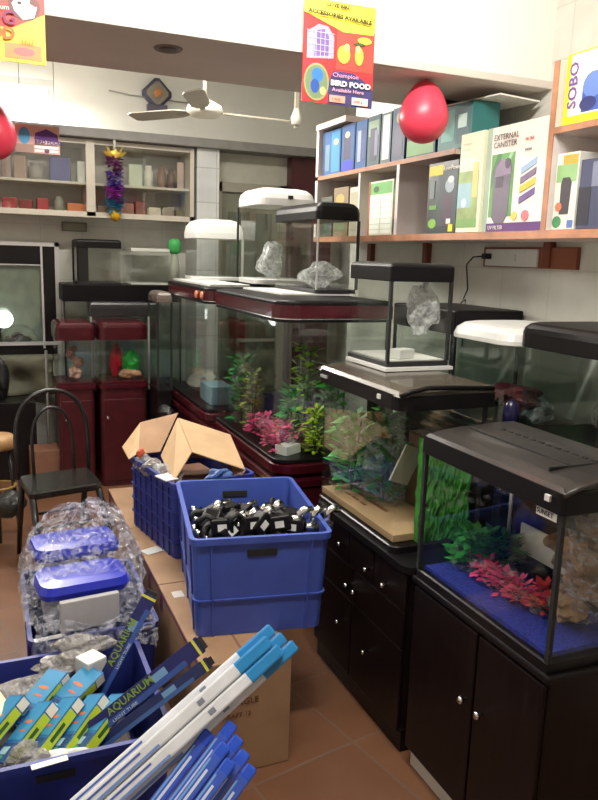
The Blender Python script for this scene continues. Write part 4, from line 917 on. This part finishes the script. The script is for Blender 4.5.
# ------------------------------------------------------------------ crates
def crate(label, loc, rz, w, d, h, m, slot_near=False, lattice=False, flare=.05, slot_far=False):
    t = thing('plastic_crate', label, 'crate', loc, rz)
    X, Y = w / 2, d / 2; th = .006
    b = MB()
    o = rr(-X, X, -Y, Y, .025); oi = rr(-X + th, X - th, -Y + th, Y - th, .02)
    b.loft([ring(o, 0), ring(o, h), ring(oi, h), ring(oi, .008)])
    # rim and ribs
    ro = rr(-X - .009, X + .009, -Y - .009, Y + .009, .03)
    b.loft([ring(ro, h - .022), ring(ro, h), ring(o, h), ring(o, h - .022)], closed=True)
    r2 = rr(-X - .006, X + .006, -Y - .006, Y + .006, .028)
    zs = (.3, .36) if not lattice else (.2, .4, .6, .8)
    for q in zs:
        b.loft([ring(r2, h * q), ring(r2, h * q + .006), ring(o, h * q + .006), ring(o, h * q)], closed=True) if lattice or q == .36 else None
    ny, nx = (7, 5) if lattice else (3, 2)
    for k in range(ny):
        y = -Y + .06 + (d - .12) * k / (ny - 1)
        for s in (-1, 1): b.box(min(s * X, s * (X + .006)), max(s * X, s * (X + .006)), y - .003, y + .003, .0, h - .02)
    for k in range(nx):
        x = -X + .06 + (w - .12) * k / (nx - 1)
        for s in (-1, 1): b.box(x - .003, x + .003, min(s * Y, s * (Y + .006)), max(s * Y, s * (Y + .006)), 0, h - .02)
    fl_ = lambda c: V((c.x * (1 + flare * (c.z / h - 1)), c.y * (1 + flare * (c.z / h - 1)), c.z))
    b.xf(fl_); b.build('crate_body', m, t)
    for on, s in ((slot_near, -1), (slot_far, 1)):
        if on:
            q = MB().box(-.05, .05, min(s * (Y - .012), s * (Y + .004)), max(s * (Y - .012), s * (Y + .004)), h * .8, h * .87, bev=.002)
            q.xf(fl_); q.build('hand_slot', M_rub, t)
    return t
cr1 = crate('big blue crate full of black filter heads on the near carton', (.84, 2.42, .3945), math.radians(-9.5), .45, .62, .345, M_blue, True, flare=.07, slot_far=True)
cr2 = crate('ribbed blue crate behind the big one with an open carton on it', (.8, 3.08, .3945), math.radians(10), .36, .5, .32, M_blue2, False, True, flare=.02)
cr3 = crate('front blue crate holding small blue and green boxes', (.115, 2.07, 0), 0, .61, .53, .33, M_blue2, True)
cr4 = crate('blue crate under the clear plastic bag', (.3, 2.7, 0), 0, .42, .58, .345, M_blue2, False)
tag(MB().box(-.045, .045, -.01, .01, 0, .002).xf(lambda c: V((c.x, c.y, c.z - .6 * abs(c.y)))).build('paper_label', M_white), 'white paper label on the rim of the front blue crate', 'label', loc=(.1, 1.79, .335), rz=.1)
tag(MB().box(-.05, .05, -.012, .012, 0, .002).build('paper_label', M_white), 'white paper label on the rim of the crate under the bag', 'label', loc=(.15, 2.41, .3465), rz=.1)
# hidden stacking: fillings that raise the goods to the rim
tag(MB().box(-.19, .17, -.26, .26, 0, .2, bev=.01).build('filter_carton', M_kraftd), 'brown carton at the bottom of the big blue crate', 'carton', loc=(.84, 2.42, .404), rz=math.radians(-9.5))
# black filter heads with chrome ends
pr = thing('aquarium_pump', 'black pump head with chrome end lying in the big blue crate', 'pump', (.84, 2.42, .66), 0, 'filter heads in the big blue crate')
pr.scale = (1.25, 1.25, 1.25)
MB().box(-.03, .03, -.022, .022, 0, .04, bev=.006).build('pump_body', M_bplas, pr)
MB().tube([(.028, 0, .02), (.058, 0, .02)], .014, 12).build('chrome_end', M_chrome, pr)
MB().tube([(-.01, 0, .03), (-.04, .0, .05), (-.065, 0, .035)], .008, 8).build('nozzle', M_rub, pr)
MB().box(-.012, .012, -.0225, -.0222, .01, .028).build('rating_label', C(210, 210, 205), pr)
rs = random.Random(12); R10 = math.radians(-9.5)
spots = []
for iy in range(7):
    for ix in range(5):
        lx = -.125 + ix * .062 + rs.uniform(-.01, .01); ly = -.2 + iy * .067 + rs.uniform(-.015, .015)
        hgt = .075 - .12 * max(0, (ly - .0)) / .28 + rs.uniform(0, .02)
        spots.append((.84 + lx * math.cos(R10) - ly * math.sin(R10), 2.42 + lx * math.sin(R10) + ly * math.cos(R10), .606 + max(hgt - .05, 0)))
for i, p in enumerate(spots):
    rot = (rs.uniform(-.5, .5), rs.uniform(-.6, .3), rs.uniform(0, 6.28))
    if i == 0: pr.location = p; pr.rotation_euler = rot
    else: dup(pr, p, rot=rot)
for i in range(16):
    lx = -.125 + (i % 6) * .05 + rs.uniform(-.01, .01); ly = -.21 + (i // 6) * .1 + rs.uniform(-.01, .01)
    p = (.84 + lx * math.cos(R10) - ly * math.sin(R10), 2.42 + lx * math.sin(R10) + ly * math.cos(R10), .695 + rs.uniform(0, .03) - (i // 6) * .012)
    dup(pr, p, rot=(rs.uniform(-.5, .5), rs.uniform(-.8, .2), rs.uniform(-1, 1.2)))
for i, (x, y, rz) in enumerate(((.95, 2.19, -.2), (.995, 2.175, .1), (1.045, 2.17, -.1))):
    t = thing('pipe_connector', ['chrome connector at the right front corner of the big blue crate', 'chrome connector between two others on the crate rim', 'outermost chrome connector sticking past the crate rim'][i], 'connector', (x, y, .765), rz, 'chrome connectors on the crate rim')
    MB().tube([(0, 0, -.03), (0, 0, .01), (.012, 0, .018), (.04, 0, .018)], [.013, .014, .014, .013], 12).build('chrome_elbow', M_chrome, t)
    MB().tube([(0, 0, -.06), (0, 0, -.03)], .018, 12).build('black_nut', M_rub, t)
blobthing('paper_wad', 'crumpled blue wad between the two blue crates', 'paper', C(60, 90, 150, .5, .3), (.84, 2.79, .74), (.05, .03, .03), .3, 44)

# goods and open carton in crate 2
tag(MB().box(-.14, .14, -.2, .2, 0, .25, bev=.01).build('filter_carton', M_kraftd), 'brown carton filling the second blue crate', 'carton', loc=(.8, 3.08, .404), rz=math.radians(10))
for i, (x, y, s) in enumerate(((.62, 3.2, .04), (.64, 3.12, .045), (.665, 3.03, .04), (.7, 2.95, .035))):
    blobthing('silver_pouch', ['farthest', 'second', 'third', 'nearest'][i] + ' crumpled silvery pouch in the second blue crate', 'pouch', M_silver if i % 2 else M_film, (x, y, .7), (s, s, s * .8), .35, 60 + i)
oc = thing('open_carton', 'open kraft carton tipped on the second blue crate', 'carton', (.8, 3.05, .72))
def quadslab(nm, pts, m, thick=.004):
    P_ = [V(p) - V((.8, 3.05, .72)) for p in pts]; n_ = (P_[1] - P_[0]).cross(P_[2] - P_[0]).normalized() * thick
    return MB().loft([P_, [p + n_ for p in P_]]).build(nm, m, oc)
A_, B_, C_, D_ = (.795, 3.28, .875), (.774, 2.95, .80), (.976, 2.85, .735), (1.02, 3.2, .80)
A2, B2 = (.70, 3.2, .725), (.675, 2.86, .705)
C2, D2 = (.93, 2.84, .68), (1.0, 3.15, .70)
quadslab('top_panel', [A_, B_, C_, D_], M_kraft2); quadslab('side_panel', [A_, A2, B2, B_], M_kraft2)
quadslab('back_panel', [A_, D_, D2, A2], M_kraft); quadslab('end_panel', [C_, C2, D2, D_], M_kraft)
quadslab('flap', [(.848, 3.5, .85), (.653, 3.45, .825), (.60, 3.22, .735), (.70, 3.23, .735)], M_kraft)
quadslab('flap', [(.653, 3.45, .825), (.534, 3.25, .765), (.551, 3.18, .725), (.60, 3.22, .74)], M_kraft2)
MB().blob((-.2, .12, .035), .02, .012, .02, .2, 3, 2).build('red_print', C(190, 80, 50), oc)
tag(MB().box(-.03, .03, -.045, .045, 0, .004).build('white_card', M_white), 'white card tucked at the left of the tipped carton', 'card', loc=(.655, 2.9, .715), rz=.3)

# ------------------------------------------------------------------ front crate goods
tag(MB().box(-.26, .24, -.22, .22, 0, .15, bev=.01).build('filler_carton', C(60, 50, 45)), 'dark carton at the bottom of the front blue crate', 'carton', loc=(.115, 2.07, .009))
def mini(label, p, rot, w=.075, l=.2, h=.035):
    t = thing('lamp_box', label, 'box', p, 0, 'small blue and green boxes'); t.rotation_euler = rot
    MB().box(-w / 2, w / 2, -l / 2, l / 2, 0, h, bev=.0015).build('carton_body', C(30, 95, 150, .35), t)
    art(t, (-w / 2, -l / 2, h), (1, 0, 0), (0, 1, 0), w, l, [(C(45, 130, 175), R4(.03, .97, .35, .97)), (C(20, 60, 110), R4(.05, .95, .02, .3)), (C(205, 110, 60), EL(.5, .65, .25, .03)), (C(200, 90, 60), EL(.55, .5, .2, .02)), (C(150, 190, 205), R4(.2, .65, .12, .24)), (C(60, 150, 120), R4(.15, .6, .04, .1))])
    art(t, (w / 2, -l / 2, 0), (0, 1, 0), (0, 0, 1), l, h, [(C(185, 205, 45), R4(.02, .8, .1, .9)), (C(230, 225, 205), R4(.82, .98, .1, .9)), (C(50, 90, 40), R4(.3, .6, .35, .65))], 'printed_side')
    art(t, (-w / 2, -l / 2, 0), (1, 0, 0), (0, 0, 1), w, h, [(C(190, 205, 60), R4(.02, .35, .05, .95)), (C(225, 225, 220), R4(.5, .9, .2, .8))], 'printed_end')
    return t
mb = [((-.015, 2.03, .285), (.42, -.4, -1.0), 'small blue green box at the left edge of the front crate'),
      ((.06, 1.98, .28), (.42, -.42, -1.0), 'small blue green box, front left of the row in the crate'),
      ((.13, 1.97, .285), (.42, -.42, -1.0), 'small blue green box, middle of the row in the crate'),
      ((.20, 1.96, .285), (.42, -.42, -1.0), 'small blue green box, right of the middle of the row in the crate'),
      ((.255, 1.935, .29), (.4, -.42, -1.05), 'small blue green box, right end of the row in the crate'),
      ((.1, 2.11, .30), (.3, -.1, -.8), 'small blue box behind the row, left of the other'),
      ((.19, 2.1, .30), (.3, .1, -.9), 'small blue box behind the row, near the white block')]
for p, rt, lb2 in mb: mini(lb2, p, rt)
tag(MB().box(-.035, .035, -.035, .035, 0, .07, bev=.006).build('white_block', M_offw), 'white cardboard cube among bags in the front crate', 'box', loc=(.255, 2.19, .31), rz=.5)
for i, (x, y, z_, s, lb3) in enumerate(((.06, 2.2, .3, (.1, .05, .035), 'grey clear bag across the back of the front crate'), (.17, 2.25, .33, (.09, .04, .035), 'shiny grey bag behind the small boxes'), (.25, 2.3, .36, (.09, .04, .03), 'silver grey pouch beside the crate under the bag'), (.04, 1.87, .29, (.05, .04, .05), 'clear bag of dark parts at the front of the crate'))):
    tag(MB().blob((0, 0, 0), *s, .3, 70 + i).build('plastic_pouch', M_silver), lb3, 'bag', loc=(x, y, z_))
blobthing('white_pouch', 'off-white soft pouch at the front rim of the crate', 'pouch', M_offw, (.12, 1.85, .29), (.07, .03, .02), .2, 75)
tag(MB().box(-.04, .04, -.06, .06, 0, .02, bev=.003).build('cream_packet', C(200, 190, 160)), 'cream packet at the left edge of the front crate', 'packet', loc=(-.03, 2.1, .31), rz=.3)
# long dark blue lamp boxes
def longbox(label, p0, p1, w, h, roll=0., txt=True, core=(C(32, 36, 95, .3), C(50, 80, 150, .3)), seed=0):
    p0, p1 = V(p0), V(p1); u = (p1 - p0).normalized(); L_ = (p1 - p0).length
    tocam = (V((0, 0, 1.62)) - (p0 + p1) / 2).normalized(); n = (tocam - u * tocam.dot(u)).normalized()
    n = Matrix.Rotation(roll, 3, u) @ n; v = n.cross(u)
    t = thing('long_lamp_box', label, 'box', p0)
    t.rotation_euler = Matrix((u, v, n)).transposed().to_euler()
    MB().box(0, L_, -w / 2, w / 2, -h, 0, bev=.002).build('carton_body', core[0], t)
    art(t, (0, -w / 2, 0), (1, 0, 0), (0, 1, 0), L_, w, [(core[1], R4(.0, .9, .02, .35)), (C(110, 150, 190), R4(.72, .8, .36, .8))], 'printed_panel')
    if txt:
        text('AQUARIUM', .03, C(125, 155, 65), t, (L_ * .45, -w * .0, .001), (1, 0, 0), (0, 1, 0), ext=.0003, sx=1.0, bold=.0003)
        text('LIGHT TUBE', .012, C(190, 205, 215), t, (L_ * .45, -w * .42, .001), (1, 0, 0), (0, 1, 0), ext=.0003, sx=1.3)
    MB().box(L_, L_ + .012, -w / 2 + .006, w / 2 - .006, -h + .004, -.004).build('end_cap', M_rub, t)
    MB().box(L_ - .014, L_ - .006, -w / 2 - .0008, w / 2 + .0008, -h - .0008, .0008).build('yellow_band', C(205, 200, 60), t)
    return t
longbox('long dark blue lamp box leaning in the front crate towards the near carton', (.07, 1.95, .185), (.515, 1.875, .535), .05, .03)
longbox('upper long dark blue lamp box standing against the crate under the bag', (.21, 2.12, .19), (.44, 2.18, .56), .045, .03)
longbox('lower long dark blue lamp box, just below its twin', (.1, 1.93, .165), (.53, 1.84, .495), .035, .03, txt=False, core=(C(35, 45, 90, .3), C(60, 95, 150, .3)))

# ------------------------------------------------------------------ clear bag with blue-lidded tubs on crate 4
for i, (z_, y_, zz, lab) in enumerate(((.37, 2.58, .1, 'nearer clear tub with a blue lid inside the big clear bag'), (.37, 2.82, .14, 'farther clear tub with a blue lid inside the big clear bag'))):
    t = thing('plastic_tub', lab, 'tub', (.275, y_, .346 + (0 if i == 0 else 0)), .1)
    MB().loft([ring(rr(-.13, .13, -.08, .08, .03), .0), ring(rr(-.14, .14, -.09, .09, .03), zz), ring(rr(-.136, .136, -.086, .086, .028), zz), ring(rr(-.126, .126, -.076, .076, .028), .006)]).build('tub_body', film('tub_plastic%d' % i, (.7, .72, .78), .25, .6, 5, .4, .2), t)
    MB().loft([ring(rr(-.155, .155, -.1, .1, .045), zz + .001), ring(rr(-.16, .16, -.105, .105, .05), zz + .02), ring(rr(-.15, .15, -.095, .095, .05), zz + .045), ring(rr(-.1, .1, -.05, .05, .03), zz + .05)]).build('tub_lid', C(40, 50, 175, .3), t)
    MB().box(-.07, .09, -.088 if i == 0 else -.08, -.086 + .002, .02, zz - .02).build('paper_label', C(190, 188, 190), t)
tag(MB().box(-.1, .1, -.012, .012, 0, .11, bev=.004).build('grey_card_box', C(175, 172, 172)), 'grey white card box in the front of the big clear bag', 'box', loc=(.285, 2.445, .348), rz=.12)
b = MB(); rs = random.Random(3); n_ = 56; rg = []
for j, z_ in enumerate((.35, .38, .42, .47, .51, .54, .57, .59, .60)):
    t_ = j / 8; q = (1.02, 1.05, 1.06, 1.02, .95, .84, .66, .4, .12)[j]
    row = []
    for k in range(n_):
        a = 2 * PI * k / n_; jit = 1 + rs.uniform(-.08, .08) + .04 * math.sin(a * 7 + j)
        sx = abs(math.cos(a)) ** .5 * math.copysign(1, math.cos(a)); sy = abs(math.sin(a)) ** .5 * math.copysign(1, math.sin(a))
        x = .285 + .03 * t_ + .2 * q * sx * jit; y = 2.7 + .2 * t_ + .26 * q * sy * jit
        zz = z_ + rs.uniform(-.012, .012) + .12 * t_ * (x - .28) + .12 * t_ * max(y - 2.7, 0)
        row.append((x, y, zz))
    rg.append(row)
b.loft(rg); tag(b.build('clear_plastic_bag', M_film2, smooth=False), 'big crinkled clear plastic bag over blue-lidded tubs on the blue crate', 'bag')
b = MB(); rg = []
for j in range(8):
    row = []; t_ = j / 7
    for k in range(20):
        u = k / 19; row.append((.1 + .4 * u + rs.uniform(-.008, .008), 2.4 - .01 - t_ * .02 - rs.uniform(0, .012), .40 - t_ * .12 + .02 * math.sin(u * 9 + j)))
    rg.append(row + [(x, y + .004, z_) for x, y, z_ in row[::-1]])
b.loft(rg); tag(b.build('bag_skirt', M_film2), 'loose edge of clear bag hanging over the near side of the blue crate', 'bag')

# ------------------------------------------------------------------ light tubes in sleeves, foreground
def sleeve(label, p0, p1, r, kind):
    p0, p1 = V(p0), V(p1); u = (p1 - p0); L_ = u.length; u.normalize()
    tocam = (V((0, 0, 1.62)) - p1).normalized(); n = (tocam - u * tocam.dot(u)).normalized(); v = n.cross(u)
    t = thing('lamp_tube_sleeve', label, 'lamp tube', p0, 0, 'lamp tubes in sleeves')
    t.rotation_euler = Matrix((u, v, n)).transposed().to_euler()
    sh_, tp = (M_tubew, C(40, 130, 190, .3)) if kind == 'w' else (C(60, 90, 190, .3), C(45, 85, 200, .25))
    cut = L_ * (.88 if kind == 'w' else .93)
    def sec(x, rr_): return [(x, y, z_) for y, z_ in rr(-rr_, rr_, -rr_, rr_, rr_ * .35, n=2)]
    MB().loft([sec(0, r), sec(cut, r)]).build('sleeve', sh_, t)
    MB().loft([sec(cut, r * 1.01), sec(L_ - .005, r * 1.01), sec(L_, r * .8)]).build('blue_end', tp, t)
    items = [(C(110, 140, 200), R4(.05, .6, .1, .3)), (C(200, 120, 140), R4(.15, .28, .55, .8)), (C(70, 90, 170), R4(.3, .55, .6, .75)), (C(120, 125, 140), R4(.74, .76, .3, .7))] if kind == 'w' else [(C(210, 220, 235), R4(.1, .85, .4, .6)), (C(120, 170, 220), R4(.05, .9, .75, .9))]
    art(t, (0, -r, r), (1, 0, 0), (0, 1, 0), L_, 2 * r, items, 'printed_panel')
    return t
A0 = [V((.0, 1.6, .28)), V((.0, 1.6, .28))]
names = ['topmost left', 'second', 'third', 'fourth', 'fifth']
s0 = V((.154, 1.605, .347)); e0 = V((.66, 1.685, .655))
dirn = (e0 - s0).normalized()
def frame(u, at):
    tc = (V((0, 0, 1.62)) - at).normalized(); n = (tc - u * tc.dot(u)).normalized(); return n, u.cross(n)
n1, v1 = frame(dirn, e0)
row = [(0, 0, 0), (1, 0, .01), (2, 0, .02), (.5, 1, -.03), (1.5, 1, -.02)]
for i, (a_, c_, ext_) in enumerate(row):
    off_ = -v1 * a_ * .035 + n1 * c_ * .035
    if (V((.1, 0, -.05))).dot(-v1) < 0: off_ = v1 * a_ * .035 + n1 * c_ * .035
    sleeve('white lamp tube sleeve with blue end, ' + names[i] + ' of the leaning bundle', s0 - dirn * .32 + off_, e0 + off_ + dirn * ext_, .0165, 'w')
b0, b1 = V((.30, 1.50, .30)), V((.525, 1.59, .47)); d2 = (b1 - b0).normalized(); n2, v2 = frame(d2, b1)
sg = -1 if V((.1, 0, -.05)).dot(-v2) >= 0 else 1
nm2 = ['tallest', 'second tallest', 'right outer', 'lowest right', 'leftmost', 'lower middle', 'front middle']
for i, (a_, c_, ext_) in enumerate(((0, 0, 0), (1, 0, -.015), (2, 0, -.03), (3, 0, -.045), (-1, 0, -.05), (.5, 1, -.05), (1.5, 1, -.07))):
    off_ = v2 * sg * a_ * .033 + n2 * c_ * .033
    sleeve('short blue lamp tube sleeve, ' + nm2[i] + ' of the short bunch in the foreground', b0 - d2 * .22 + off_, b1 + off_ + d2 * ext_, .0155, 'b')
cr5 = crate('blue crate at the bottom edge holding the lamp tube bundle', (-.1, 1.48, 0), 0, .56, .42, .17, M_blue2)

# ------------------------------------------------------------------ view settings
scene.view_settings.view_transform = 'Standard'; scene.view_settings.look = 'None'
scene.view_settings.exposure = 0.0; scene.view_settings.gamma = 1.0; scene.view_settings.use_curve_mapping = False
scene.cycles.transparent_max_bounces = 24
scene.cycles.max_bounces = 8
scene.cycles.sample_clamp_indirect = 4
